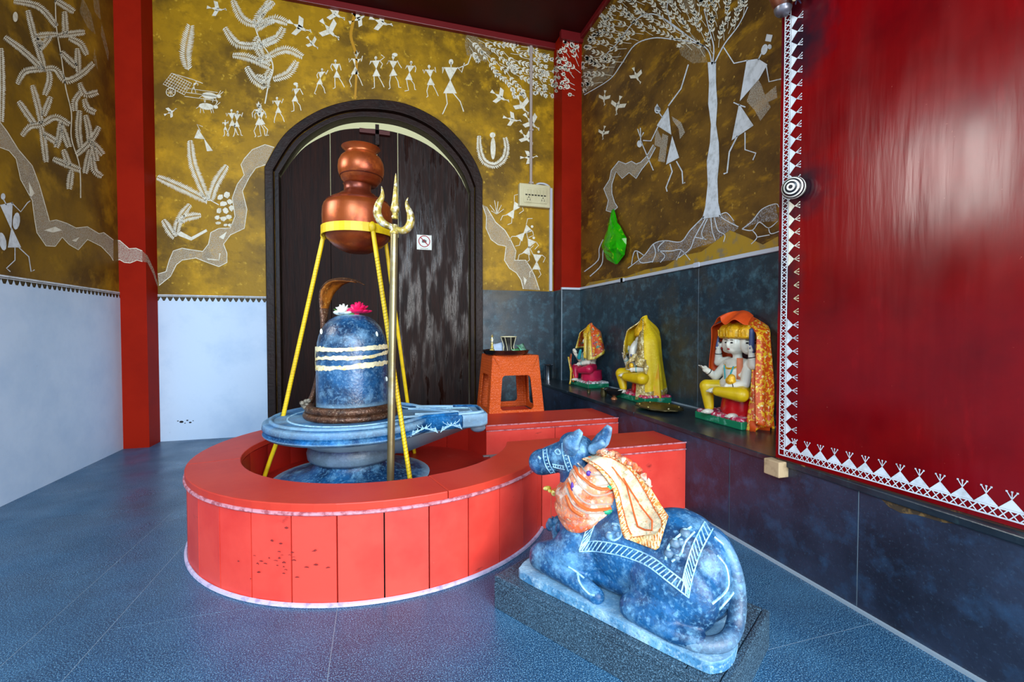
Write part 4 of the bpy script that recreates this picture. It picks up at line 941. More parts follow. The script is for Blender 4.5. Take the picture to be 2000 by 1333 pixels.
# ------------------------------------------------------------------ cobra
cb = thing('cobra', 'brown metal cobra coiled around the lingam with its hood arching over it', 'cobra statue', (AX.x, AX.y, ZT))
def loop(r, z, a0, a1, dr=0, n=60): return [(AX.x + (r + dr * k / n) * math.cos(a0 + (a1 - a0) * k / n), AX.y + (r + dr * k / n) * math.sin(a0 + (a1 - a0) * k / n), z) for k in range(n + 1)]
MB().tube(loop(.262, ZT + .018, 0, 2 * math.pi)[:-1], .020, 10, closed=True).build('lower_coil', M_snake, cb, smooth=True)
aL = math.atan2(.10, -.98) % (2 * math.pi)
p = loop(.245, ZT + .055, aL, aL + 2 * math.pi - .12); MB().tube(p, [.026 if k < 50 else .026 - (k - 50) * .0015 for k in range(61)], 10).build('upper_coil', M_snake, cb, smooth=True)
mb = MB(); rd = random.Random(4)
for k in range(10): a = aL + .25 - k * .05; mb.ell((AX.x + (.262 + rd.uniform(-.01, .025)) * math.cos(a), AX.y + .265 * math.sin(a) - .01, ZT + .075 + rd.uniform(-.015, .018)), .014, seg=8, rings=6)
mb.build('bead', mat('grey_rudraksha_bead', '#7d7668', .6, layers=[(60, 4, .5, .6, '#3a342c', .8)]), cb, smooth=True)
NB = [atc(600, 795), atc(612, 772), atc(622, 735), atc(628, 690), atc(632, 640), atc(633, 600), atc(637, 570), atc(652, 552), atc(674, 546), atc(697, 550), atc(712, 557)]
smooth01 = lambda x: (lambda y: y * y * (3 - 2 * y))(max(0, min(1, x)))
wd = [.026, .026, .024, .022, .024, .036, .056, .064, .056, .032, .008]
sp_ = catmull(NB, 5); N_ = len(sp_)
fx = Vector((_F.x, _F.y, 0)).normalized()
rowsA = []; rowsB = []
for i, pt in enumerate(sp_):
    t = i / (N_ - 1) * (len(wd) - 1); k = min(int(t), len(wd) - 2); wv = wd[k] + (wd[k + 1] - wd[k]) * (t - k)
    tg = (sp_[min(i + 1, N_ - 1)] - sp_[max(i - 1, 0)]).normalized(); nrm = tg.cross(fx).normalized(); wdir = (fx * .78 + _R * .42 * smooth01((t - 3.5) / 2.0) * (1 - smooth01((t - 8) / 2))).normalized(); wdir = (wdir - tg * wdir.dot(tg)).normalized(); nrm = tg.cross(wdir).normalized()
    th = .017 if k < 5 else max(.004, .012 * wv / .06)
    ra = []
    for j in range(16):
        a = 2 * math.pi * j / 16
        hood = max(0, wv - .03); q = pt + wdir * (wv * math.cos(a)) + nrm * (th * math.sin(a)) - nrm * ((hood * .40) * math.cos(a) ** 2)
        ra.append(q)
    rowsA.append(ra)
mb = MB().grid(rowsA, closed=True); mb.add(rowsA[0], [tuple(range(16))]); mb.add(rowsA[-1], [tuple(range(16))])
hood = mb.build('neck_and_hood', M_snake, cb, smooth=True)
rows = []
for i, pt in enumerate(sp_):
    t = i / (N_ - 1) * (len(wd) - 1); k = min(int(t), len(wd) - 2)
    if t < 4.2 or t > 9.2: continue
    wv = (wd[k] + (wd[k + 1] - wd[k]) * (t - k)) * .9
    tg = (sp_[min(i + 1, N_ - 1)] - sp_[max(i - 1, 0)]).normalized(); wdir = (fx * .78 + _R * .42 * smooth01((t - 3.5) / 2.0) * (1 - smooth01((t - 8) / 2))).normalized(); wdir = (wdir - tg * wdir.dot(tg)).normalized(); nrm = tg.cross(wdir).normalized()
    th = max(.004, .012 * wv / .06) + .004
    rows.append([pt + wdir * (wv * u) - nrm * (th * .9 * (1 - .5 * u * u) + max(0, wv - .03) * .40 * u * u) for u in (-1, -.6, -.2, .2, .6, 1)])
MB().grid(rows).build('hood_lining', M_snakein, cb, smooth=True, solid=.003)
MB().tube([atc(627, 764) + fx * -.05, atc(631, 735) + fx * -.04, atc(633, 700) + fx * -.03, atc(634, 668) + fx * -.02], [.008, .008, .007, .004], 8).build('yellow_belly_stripe', M_ytape, cb, smooth=True)
# flowers on the lingam
zt2 = ZT + .612
def flower(name, label, cpt, r, m, n, seed):
    o = thing(name, label, 'flower', cpt)
    rd = random.Random(seed)
    for ring in range(4):
        for k in range(n - ring):
            a = 2 * math.pi * k / n + ring * .4 + rd.uniform(-.2, .2); tilt = .15 + ring * .42; rr = r * (1 - .14 * ring)
            d = Vector((math.cos(a) * math.cos(tilt), math.sin(a) * math.cos(tilt), math.sin(tilt)))
            c = Vector(cpt) + d * rr * .5 + Vector((0, 0, .006 + ring * .008))
            MB().ell(c, (rr * .55, rr * .34, rr * .13), d, 10, 6).build('petal', m, o, smooth=True)
    return o
fw = flower('white_flower', 'small white flower lying on top of the lingam', (AX.x - .045, AX.y - .03, zt2 - .002), .062, M_petalw, 7, 1)
MB().tube([(AX.x - .05, AX.y - .03, zt2), (AX.x - .085, AX.y - .05, zt2 + .022), (AX.x - .10, AX.y - .05, zt2 + .03)], .003, 6).build('stem', M_leafg, fw)
fp = flower('pink_flower', 'bright pink rose lying on top of the lingam beside the white flower', (AX.x + .045, AX.y - .03, zt2 + .006), .072, M_petalp, 8, 2)
MB().ell((AX.x - .005, AX.y - .05, zt2 + .004), (.02, .008, .008)).build('leaf', M_leafg, fp)

# ------------------------------------------------------------------ tripod stand with copper pots
TC = AX + Vector((.038, -.012))
tp = thing('tripod_stand', 'yellow iron tripod stand straddling the lingam and holding the copper pots', 'stand', (TC.x, TC.y, .2))
zR = 1.685; rR = .203
MB().lathe([(rR, zR - .026), (rR + .006, zR - .026), (rR + .006, zR + .026), (rR, zR + .026)], (TC.x, TC.y, 0), 40, cap=False).build('ring_band', M_ytape, tp, smooth=False)
f1 = onz(516, 933, .205); f2 = onz(806, 972, .205); k1 = Vector((-.60, 3.03, .42))
def legpts(foot, knee, top): return catmull([top, knee, foot] if knee is None else [top, top.lerp(knee, .5), knee, knee.lerp(foot, .6), foot], 6)
top1 = Vector((TC.x - rR * .985, TC.y + .06, zR - .015)); top2 = Vector((TC.x + .085, TC.y - rR * .95, zR)); top3 = Vector((TC.x + rR * .80, TC.y + rR * .62, zR - .01))
f3 = Vector((.26, 3.36, .2)); kn1 = onplane(545, 848, (f1.x, f1.y, 0), (_F.x, _F.y, 0))
lg1 = MB().tube(catmull([top1, top1.lerp(kn1, .35), top1.lerp(kn1, .7), kn1, kn1.lerp(f1, .6) , f1 + Vector((-.0, 0, 0))], 6), .0125, 8).build('leg', M_ytape, tp, smooth=True)
lg2 = MB().tube([top2, top2.lerp(f2, .5), f2], .013, 8).build('leg', M_ytape, tp, smooth=True)
lg3 = MB().tube([top3, top3.lerp(f3, .5), f3], .0125, 8).build('leg', M_ytape, tp, smooth=True)
def wrap(leg, a, b, t0, t1, n, m_=None):     # dark seams of the strap wound around a leg
    mb = MB(); d = (b - a).normalized(); u_ = d.orthogonal().normalized(); v_ = d.cross(u_)
    for k in range(n):
        c = a.lerp(b, t0 + (t1 - t0) * k / n)
        mb.tube([c + (u_ * math.cos(q) + v_ * math.sin(q)) * .0135 + d * .005 * math.cos(q) for q in [2 * math.pi * j / 8 for j in range(8)]], .0008, 4, closed=True)
    mb.build('strap_seam', m_ or M_black, leg)
wrap(lg2, top2, f2, .12, 1.0, 75); wrap(lg1, top1, kn1, .1, .95, 60, mat('dark_yellow_seam', '#a08a14', .6))
for q, r in ((top1, .018), (top2 + Vector((0, -.006, .0)), .020), (top3, .018)): MB().ell(q, (r, r, r * 1.6)).build('weld', M_ytape, tp, smooth=True)

PC = (TC.x, TC.y)
lp = thing('large_copper_pot', 'large dark copper pot with a broad body held in the yellow tripod ring', 'pot', (PC[0], PC[1], 1.56))
MB().lathe([(0, 1.568), (.070, 1.568), (.082, 1.574), (.10, 1.580), (.140, 1.605), (.178, 1.645), (.195, 1.685), (.201, 1.72), (.203, 1.78), (.200, 1.825), (.192, 1.848), (.182, 1.858), (.176, 1.861)], (PC[0], PC[1], 0), 48).build('body', M_copper, lp, smooth=True)
MB().lathe([(.176, 1.859), (.180, 1.867), (.160, 1.876), (.155, 1.884), (.136, 1.888), (.130, 1.896), (.112, 1.903), (.104, 1.914), (.082, 1.925), (.077, 1.942), (.078, 1.968), (.084, 1.975)], (PC[0], PC[1], 0), 48).build('shoulder_and_neck', M_copper2, lp, smooth=True)
PU = (PC[0] + .022, PC[1] - .004)
sp2 = thing('small_copper_pot', 'small round copper water pot with a flared rim stacked on the large pot', 'pot', (PU[0], PU[1], 1.975))
MB().lathe([(0, 1.972), (.088, 1.972), (.098, 1.982), (.108, 1.996), (.114, 2.000), (.120, 2.018), (.124, 2.022), (.132, 2.045), (.134, 2.072), (.130, 2.105), (.116, 2.134), (.100, 2.148), (.090, 2.156)], (PU[0], PU[1], 0), 48).build('body', M_copper, sp2, smooth=True)
MB().lathe([(.090, 2.150), (.084, 2.160), (.088, 2.172), (.106, 2.188), (.112, 2.193), (.106, 2.196), (.086, 2.180), (.078, 2.165), (.078, 2.11)], (PU[0], PU[1], 0), 48, cap=False).build('rim', M_copper, sp2, smooth=True, solid=.002)
MB().tube([(PU[0] + .123 * math.cos(a), PU[1] + .123 * math.sin(a), 2.020) for a in [2 * math.pi * k / 48 for k in range(48)]], .003, 6, closed=True).build('band', M_copper2, sp2, smooth=True)

# ------------------------------------------------------------------ trident
tb = onz(762, 975, .2); nf = (_F.x, _F.y, 0)
TP = lambda x, y: onplane(x, y, (tb.x, tb.y, 0), nf)
tr = thing('trident', 'tall metal trident with curved prongs standing in front of the lingam', 'trident', tuple(tb))
MB().tube([TP(762, 974), TP(766, 700), TP(770, 455)], .0195, 14).build('pole', M_steelpole, tr, smooth=True)
MB().lathe([(0, 0), (.014, 0), (.018, .012), (.012, .022), (.015, .032), (.024, .045), (.022, .06), (.016, .09), (.009, .17), (.004, .225), (0, .24)], TP(771, 428), 14, TP(773, 340) - TP(771, 428)).build('centre_prong', M_brass, tr, smooth=True)
MB().lathe([(.021, 0), (.024, .006), (.023, .014), (.018, .02), (.017, .05)], TP(770, 458), 14, (0, 0, 1)).build('collar', M_brass, tr, smooth=True)
for P, nm in (([(771, 446), (757, 441), (744, 432), (737, 417), (739, 400), (746, 386), (747, 374), (745, 364)], 'side_prong'), ([(771, 446), (784, 451), (795, 447), (802, 434), (801, 418), (796, 405), (794, 395), (797, 386)], 'side_prong')):
    pts = catmull([TP(*q) for q in P], 5); n = len(pts)
    MB().tube(pts, [(.013 + .008 * math.sin(math.pi * min(1, k / n * 1.25))) * (1 - (k / (n - 1)) ** 4) + .0012 for k in range(n)], 10).build(nm, M_brass, tr, smooth=True)

# ------------------------------------------------------------------ orange stool and tray
SC = Vector((1.115, 3.82)); z0, z1 = .385, .885; wb_, wt = .235, .195
st = thing('plastic_stool', 'orange wicker-textured plastic stool standing behind the basin arm', 'stool', (SC.x, SC.y, z0))
def side(k):
    """one side: outer frame with a rounded window, tapered"""
    def P(u, v):   # u in [-1,1], v in [0,1]
        h = wb_ + (wt - wb_) * v; hh = h
        p = [(u * h, -hh), (hh, u * h), (-u * h, hh), (-hh, -u * h)][k]
        return Vector((SC.x + p[0], SC.y + p[1], z0 + (z1 - z0) * v))
    hole = []
    for (cu, cv, a0) in ((.50, .17, -90), (.46, .60, 0), (-.46, .60, 90), (-.50, .17, 180)):
        for j in range(5): a = math.radians(a0 + 90 * j / 4); hole.append((cu + .13 * math.cos(a), cv + .07 * math.sin(a)))
    out = [(-1, 0), (1, 0), (1, 1), (-1, 1)]
    # outline sampled to match hole
    outer = []
    for j in range(20):
        cu, cv = hole[j]; s_ = max(abs(cu) , 1e-6)
        m_ = max(abs(cu) / 1.0, abs((cv - .42)) / .5)
        outer.append((max(-1, min(1, cu / m_)), max(0, min(1, .42 + (cv - .42) / m_ * (1 if cv < .42 else 1.16)))))
    # force corners
    outer[2] = (1, 0); outer[7] = (1, 1); outer[12] = (-1, 1); outer[17] = (-1, 0)
    mb = MB(); mb.grid([[P(*q) for q in outer], [P(*q) for q in hole]], closed=True)
    return mb.build('side_panel', M_orange, st, solid=.012)
for k in range(4): side(k)
MB().prism([(SC.x - wt, SC.y - wt), (SC.x + wt, SC.y - wt), (SC.x + wt, SC.y + wt), (SC.x - wt, SC.y + wt)], z1 - .012, z1 + .002).build('seat', M_orange, st, bevel=.012)
for sx_, sy_ in ((-1, -1), (1, -1), (1, 1), (-1, 1)):
    MB().tube([(SC.x + sx_ * (wb_ - .008), SC.y + sy_ * (wb_ - .008), z0 + .002), (SC.x + sx_ * (wt - .008), SC.y + sy_ * (wt - .008), z1 - .004)], .015, 8).build('corner_rib', M_orange, st, smooth=True)
zt3 = z1 + .002; tx, ty = 1.06, 3.74
tray = tag(MB().lathe([(0, zt3), (.165, zt3), (.185, zt3 + .012), (.197, zt3 + .036), (.205, zt3 + .040), (.200, zt3 + .043), (.190, zt3 + .035), (.178, zt3 + .014), (.16, zt3 + .006), (0, zt3 + .006)], (tx, ty, 0), 40).build('steel_tray', M_darksteel, smooth=True), 'round dark steel tray with a raised rim lying on the orange stool', 'tray')
zt4 = zt3 + .006
bl = thing('brass_bell', 'small brass hand bell with a knobbed handle on the steel tray', 'bell', (tx - .13, ty - .04, zt4))
MB().lathe([(.034, 0), (.038, .004), (.032, .014), (.024, .03), (.018, .045), (.0, .05)], (tx - .13, ty - .04, zt4), 20).build('bell_cup', M_brass, bl, smooth=True)
MB().lathe([(.008, .045), (.014, .06), (.008, .075), (.013, .092), (.007, .105), (.014, .125), (.006, .14), (.011, .155), (.0, .17)], (tx - .13, ty - .04, zt4), 14).build('handle', M_brass, bl, smooth=True)
dr = thing('hand_drum', 'small black hourglass hand drum laced with pale cord on the tray', 'drum', (tx + .02, ty - .02, zt4))
MB().lathe([(0, .002), (.052, .002), (.05, .02), (.034, .062), (.044, .10), (.066, .145), (.066, .15), (0, .15)], (tx + .02, ty - .02, zt4), 24).build('shell', M_black, dr, smooth=True)
MB().tube([(tx + .02 + .067 * math.cos(a), ty - .02 + .067 * math.sin(a), zt4 + .148) for a in [2 * math.pi * k / 28 for k in range(28)]], .004, 6, closed=True).build('rim_hoop', M_socket, dr, smooth=True)
mb = MB()
for k in range(8):
    a = 2 * math.pi * k / 8; b = a + .39
    mb.tube([(tx + .02 + .067 * math.cos(a), ty - .02 + .067 * math.sin(a), zt4 + .145), (tx + .02 + .046 * math.cos((a + b) / 2), ty - .02 + .046 * math.sin((a + b) / 2), zt4 + .066), (tx + .02 + .053 * math.cos(b), ty - .02 + .053 * math.sin(b), zt4 + .006)], .0022, 5)
mb.build('cord_lacing', M_socket, dr)
def paper(name, label, c, w_, h_, rz, tilt, m):
    rows = []
    for i in range(5):
        rr = []
        for j in range(5):
            u, v = (i / 4 - .5) * w_, (j / 4 - .5) * h_; zz_ = .010 * math.sin(3 * i / 4 + j) + (v + h_ / 2) * math.sin(tilt)
            x = u * math.cos(rz) - v * math.cos(tilt) * math.sin(rz); y = u * math.sin(rz) + v * math.cos(tilt) * math.cos(rz)
            rr.append((c[0] + x, c[1] + y, c[2] + .012 + zz_))
        rows.append(rr)
    return tag(MB().grid(rows).build(name, m, solid=.0015, smooth=True), label, 'paper')
paper('paper_slip', 'pale blue paper slip standing between the bell and the drum', (tx - .06, ty + .02, zt4), .09, .09, .1, 1.2, M_paper)
paper('green_banknote', 'folded green and white paper note lying lower on the tray', (tx + .10, ty - .05, zt4), .15, .08, .35, .55, M_note)
paper('green_banknote', 'upper green paper note tilted against the other note on the tray', (tx + .14, ty - .02, zt4 + .012), .12, .08, .7, .85, mat('teal_paper_note', '#86b8a0', .6, layers=[(20, 4, .45, .6, '#3a9468', .9)]))
tb_ = thing('steel_tumbler', 'small steel tumbler standing at the far corner of the slate ledge', 'tumbler', (1.96, 5.06, ZL))
MB().lathe([(0, 0), (.042, 0), (.044, .02), (.050, .17), (.058, .18), (.056, .184), (.047, .17), (.040, .01), (0, .01)], (1.96, 5.06, ZL), 24).build('cup', M_steel, tb_, smooth=True)
MB().tube([(1.96 + .0585 * math.cos(a), 5.06 + .0585 * math.sin(a), ZL + .181) for a in [2 * math.pi * k / 24 for k in range(24)]], .004, 6, closed=True).build('rim', M_steel, tb_, smooth=True)

# ------------------------------------------------------------------ idols
def idol(name, label, base, opts):
    bx, by = base; sc = opts.get('s', 1.0)
    W = lambda a, b, c: Vector((bx - a * sc, by - b * sc, ZL + c * sc)); hk = 1.18; sh_ = sc * hk
    WH = lambda a, b, c: W(a * hk, b * hk, .43 + (c - .43) * hk)
    o = thing(name, label, 'idol', (bx, by, ZL))
    def part(nm, m, fn, voxel=.005, it=3, parent=o):
        mb = MB(); fn(mb); return mb.blob(nm, m, parent, voxel, it, .5)[0]
    # pedestal
    lo = W(.13, .22, 0); hi = W(-.11, -.22, .045); lo = W(.13, opts.get('pb', .22), 0)
    MB().box(lo.x, hi.x, lo.y, hi.y, ZL, ZL + .045 * sc).build('plinth', M_green, o, bevel=.006)
    def cush(m):
        for i in range(9):
            for j in range(5): m.ell(W(.105 - j * .05, -.19 + i * (opts.get('pb', .22) + .16) / 8, .05), (.03 * sc, .03 * sc, .016 * sc), seg=8, rings=6)
    part('cushion', opts.get('cushion', M_pink), cush, .008, 2)
    MB().lathe([(0, 0), (.10 * sc, 0), (.115 * sc, .03 * sc), (.105 * sc, .10 * sc), (.11 * sc, .115 * sc), (0, .12 * sc)], W(-.01, .02, .055), 20).build('seat', opts['seat'], o, smooth=True)
    def body(m):
        m.ell(W(.005, 0, .30), (.070 * sc, .092 * sc, .088 * sc)); m.ell(W(.02, 0, .24), (.080 * sc, .096 * sc, .055 * sc)); m.ell(W(0, 0, .36), (.054 * sc, .108 * sc, .040 * sc))
        m.cap(W(0, 0, .37), .028 * sc, W(.005, 0, .43), .026 * sc)
        for (sh, el, ha) in opts['arms']:
            m.cap(W(*sh), .032 * sc, W(*el), .027 * sc); m.cap(W(*el), .026 * sc, W(*ha), .019 * sc)
            hv = (Vector(ha) - Vector(el)).normalized(); hd = Vector(ha)
            m.ell(W(*(hd + hv * .018)), (.018 * sc, .014 * sc, .022 * sc))
            for f_ in range(4): q = hd + hv * .03 + Vector((.0, (f_ - 1.5) * .009, 0)); m.cap(W(*q), .0055 * sc, W(*(q + hv * .028 + Vector((.006 * (f_ % 2), 0, 0)))), .004 * sc, 8)
            m.cap(W(*(hd + hv * .01)), .006 * sc, W(*(hd + hv * .02 + Vector((.022, .006, .006)))), .0045 * sc, 8)
        for ft in opts['feet']:
            m.ell(W(*ft), (.040 * sc, .022 * sc, .017 * sc))
            for f_ in range(5): m.ell(W(ft[0] + .036, ft[1] + (f_ - 2) * .008, ft[2] - .004), .0065 * sc, seg=8, rings=6)
        if opts.get('head', 1):
            m.ell(WH(.012, 0, .475), (.050 * sh_, .047 * sh_, .060 * sh_)); m.ell(WH(.035, 0, .445), (.024 * sh_, .026 * sh_, .020 * sh_)); m.ell(WH(.063, 0, .470), (.011 * sh_, .008 * sh_, .018 * sh_))
            for s_ in (-1, 1): m.ell(WH(.0, .048 * s_, .472), (.012 * sh_, .007 * sh_, .020 * sh_))
        if opts.get('side_heads'):
            for s_ in (-1, 1):
                m.ell(WH(-.005, .062 * s_, .472), (.042 * sh_, .034 * sh_, .052 * sh_)); m.ell(WH(.012, .098 * s_, .466), (.010 * sh_, .010 * sh_, .015 * sh_)); m.ell(WH(.0, .075 * s_, .44), (.022 * sh_, .020 * sh_, .016 * sh_))
        if opts.get('elephant'):
            m.ell(W(.015, 0, .47), (.060 * sc, .060 * sc, .065 * sc))
            for s_ in (-1, 1): m.ell(W(-.005, .075 * s_, .465), (.012 * sc, .045 * sc, .055 * sc))
            tp_ = [W(.06, 0, .46), W(.095, 0, .42), W(.105, 0, .36), W(.095, -.01, .31), W(.095, -.03, .275), W(.11, -.045, .275)]
            m.tube(catmull(tp_, 4), [(.036 - .0011 * k) * sc for k in range(21)], 10)
    part('figure', M_marble, body, .0045, 3)
    def legs(m):
        for ch in opts['legs']:
            for (p, r), (q, r2) in zip(ch, ch[1:]): m.cap(W(*p), r * sc, W(*q), r2 * sc)
    part('dhoti', opts['dhoti'], legs, .006, 2)
    # face paint
    def eyes(mats, faces):
        for (fa, fb, cx, cb) in faces:
            for s_ in (-1, 1):
                px = Vector((cx, cb, .480)) + Vector((fa * .046 - fb * .019 * s_, fb * .046 + fa * .019 * s_, 0))
                MB().ell(WH(*px), (.004 * sh_ if abs(fa) > .5 else .009 * sh_, .009 * sh_ if abs(fa) > .5 else .004 * sh_, .0042 * sh_), seg=10, rings=6).build('eye', M_eye, o)
                q = px + Vector((.001 * fa, .001 * fb, .014)); MB().ell(WH(*q), (.004 * sh_ if abs(fa) > .5 else .012 * sh_, .012 * sh_ if abs(fa) > .5 else .004 * sh_, .0018 * sh_), seg=10, rings=6).build('eyebrow', M_eye, o)
            px = Vector((cx, cb, .447)) + Vector((fa * .048, fb * .048, 0)); MB().ell(WH(*px), (.005 * sh_ if abs(fa) > .5 else .009 * sh_, .009 * sh_ if abs(fa) > .5 else .005 * sh_, .0038 * sh_), seg=10, rings=6).build('lips', M_lip, o)
            px = Vector((cx, cb, .503)) + Vector((fa * .047, fb * .047, 0)); MB().ell(WH(*px), .004 * sh_, seg=8, rings=6).build('forehead_mark', M_lip, o)
    if opts.get('head', 1): eyes(None, [(1, 0, .012, 0)] + ([(.3, .95, -.002, .052), (.3, -.95, -.002, -.052)] if opts.get('side_heads') else []))
    # crown
    cwr = .058 * sh_
    if opts.get('side_heads'):
        for ca, cb_, k_ in ((-.002, .064, .86), (-.002, -.064, .86), (.008, 0, 1.0)):
            c = MB().lathe([(.052 * sh_ * k_, .0), (.060 * sh_ * k_, .008 * sh_), (.055 * sh_ * k_, .014 * sh_), (.060 * sh_ * k_, .042 * sh_), (.045 * sh_ * k_, .065 * sh_), (.020 * sh_ * k_, .078 * sh_), (.0, .084 * sh_)], WH(ca, cb_, .500), 24).build('crown', M_gold, o, smooth=True)
            for q_ in range(14):
                a_ = 2 * math.pi * q_ / 14; cc = WH(ca, cb_, .500)
                MB().tube([cc + Vector((.060 * sh_ * k_ * math.cos(a_), .060 * sh_ * k_ * math.sin(a_), .012 * sh_)), cc + Vector((.063 * sh_ * k_ * math.cos(a_), .063 * sh_ * k_ * math.sin(a_), .044 * sh_))], .0035 * sc, 5).build('crown_rib', M_gold, c)
    else:
        MB().lathe([(.056 * sh_, .0), (.064 * sh_, .01 * sh_), (.058 * sh_, .02 * sh_), (.060 * sh_, .045 * sh_), (.040 * sh_, .075 * sh_), (.018 * sh_, .11 * sh_), (.0, .12 * sh_)], WH(.005, 0, .505), 24).build('crown', M_gold, o, smooth=True)
    # ornaments
    MB().tube([W(.062 * math.cos(a) + .006, .068 * math.sin(a), .378 - .045 * max(0, math.cos(a))) for a in [2 * math.pi * k / 24 for k in range(24)]], .006 * sc, 6, closed=True).build('necklace', M_gold, o, smooth=True)
    MB().tube([W(.068, -.035, .35), W(.082, -.012, .27), W(.080, .012, .27), W(.068, .04, .35)], .004 * sc, 6).build('pendant_cord', M_teal, o, smooth=True)
    mb = MB()
    for (sh, el, ha) in opts['arms']:
        c = Vector(el).lerp(Vector(ha), .8); d = (Vector(ha) - Vector(el)).normalized(); u_ = d.orthogonal().normalized(); v_ = d.cross(u_)
        mb.tube([W(*(c + (u_ * math.cos(q) + v_ * math.sin(q)) * .020)) for q in [2 * math.pi * j / 12 for j in range(12)]], .003 * sc, 5, closed=True)
    mb.build('bangle', M_teal if not opts.get('side_heads') else M_eye, o, smooth=True)
    for (nm, m_, p, q, r0, r1) in opts.get('held', []): MB().cap(W(*p), r0 * sc, W(*q), r1 * sc).build(nm, m_, o, smooth=True)
    return o, W, sc

def shawl(o, W, name, m, spec, trim=None, solid=.003):
    """spec(theta in -1..1 across, t in 0..1 down) -> local (a,b,c)"""
    nt_, nu = 30, 44; rows = []
    for i in range(nt_ + 1): rows.append([W(*spec(-1 + 2 * j / nu, i / nt_)) for j in range(nu + 1)])
    s_ = MB().grid(rows).build(name, m, o, smooth=True, solid=solid)
    if trim:
        tm_, w_ = trim; pts = [rows[i][0] for i in range(nt_ + 1)]
        for edge, idx, inn in (('l', 0, 3), ('r', nu, nu - 3)):
            MB().grid([[rows[i][idx] + Vector((0, 0, -.0)) + (rows[i][idx] - rows[i][inn]) * .15, rows[i][(idx + inn) // 2] + Vector((-.006, -.004, .003)), rows[i][inn] + Vector((-.004, -.003, .002))] for i in range(nt_ + 1)]).build('trim_band', tm_, s_, smooth=True, solid=.004)
        MB().grid([rows[nt_], [p + (q - p) * .9 + Vector((-.004, -.004, 0)) for p, q in zip(rows[nt_], rows[nt_ - 3])]]).build('hem_band', tm_, s_, smooth=True, solid=.005)
    return s_

def smoothstep(a, b, x): x = max(0, min(1, (x - a) / (b - a))); return x * x * (3 - 2 * x)
# --- idol 3: three visible faces, orange shawl (nearest)
o3, W3, s3 = idol('idol', 'white marble idol with three faces under an orange sequined shawl, beside the red door', (2.215, 2.37), dict(s=1.06, seat=M_redpaint, dhoti=M_yellow, side_heads=1, pb=.17,
    arms=[((0, -.08, .36), (.045, -.135, .27), (.10, -.145, .31)), ((0, .08, .36), (.05, .11, .25), (.105, .055, .235)), ((-.01, -.085, .37), (.01, -.15, .36), (.02, -.14, .43)), ((-.01, .09, .37), (.02, .14, .36), (.03, .135, .42))],
    feet=[(.14, -.085, .065), (.145, -.035, .20), (.10, .07, .062)],
    legs=[[((.0, -.05, .21), .05), ((.12, -.125, .215), .042), ((.12, -.10, .09), .028)], [((.0, .05, .20), .052), ((.10, .135, .195), .044), ((.145, -.0, .20), .030)]],
    held=[('flower_bud', M_blue_attr, (.03, -.14, .45), (.02, -.135, .55), .012, .005), ('scroll', M_blue_attr, (.03, .135, .43), (.025, .13, .56), .014, .016), ('pot', M_gold, (.10, .055, .27), (.10, .06, .285), .030, .022)]))
def spec3(u, t):
    # u=-1 far/left edge ... u=+1 near/right edge; drapes over crown and down the back
    th = u * (2.0 if u < 0 else 1.85); top = .675
    drop = (.36 if u < -.15 else .36 + (.62 - .36) * smoothstep(-.15, .35, u)) * (1 - .12 * (1 + math.cos(4 * u)))
    c = top - .03 * u * u - drop * t ** .9
    sp_ = smoothstep(0, .16, t)
    ra = .05 + .085 * sp_ + .02 * t; rb = .04 + .125 * sp_ + .045 * t * (1.0 if u > 0 else .8)
    fold = .010 * math.sin(u * 22 + 2 * t) * t + .012 * math.sin(u * 9 + 5 * t) * t
    k_ = smoothstep(.1, .9, u); return (-.015 - (ra + fold) * math.cos(th) + .075 * t * k_, (rb + fold + .035 * t * k_) * math.sin(th) * 1.02 - (.03 * (1 - t) if u < -.5 else 0), max(c, .006))
sh3 = shawl(o3, W3, 'shawl', M_cloth_orange, spec3)
def spec3b(u, t):
    # sequined fall on the near side
    u2 = .36 + .64 * (u + 1) / 2; a, b, c = spec3(u2, max(.06, t)); return (a + .007, b + .010, c + .004)
shawl(o3, W3, 'sequined_panel', M_cloth_seq, spec3b)
shawl(o3, W3, 'side_drape', M_cloth_seq, lambda u, t: (-.03 + (.045 + .055 * t) * u + .03 * t, .160 + .060 * t ** .7 + .010 * math.sin(7 * u + 3 * t) - .05 * u * u, .45 - .04 * u * u - .43 * t))
MB().grid([[W3(-.04 + .02 * i, .19 + .03 * math.sin(i * 1.3), .06 - .03 * j) for i in range(8)] for j in range(3)]).build('shawl_tail', M_cloth_orange, o3, smooth=True, solid=.004)
shawl(o3, W3, 'head_fold', M_cloth_orange, lambda u, t: (-.03 + .125 * t * (1 - .25 * u * u), u * (.085 + .055 * t), .682 - .035 * u * u - .045 * t * t - .012 * math.cos(7 * u) * t - .03 * t * (1 - abs(u)) * (u > -.3)))
MB().grid([[W3(.060 - .012 * i, .055 + .012 * i, .40 - .035 * j) for i in range(3)] for j in range(5)]).build('stole', mat('coral_stole_cloth', '#d87a52', .6), o3, smooth=True, solid=.004)

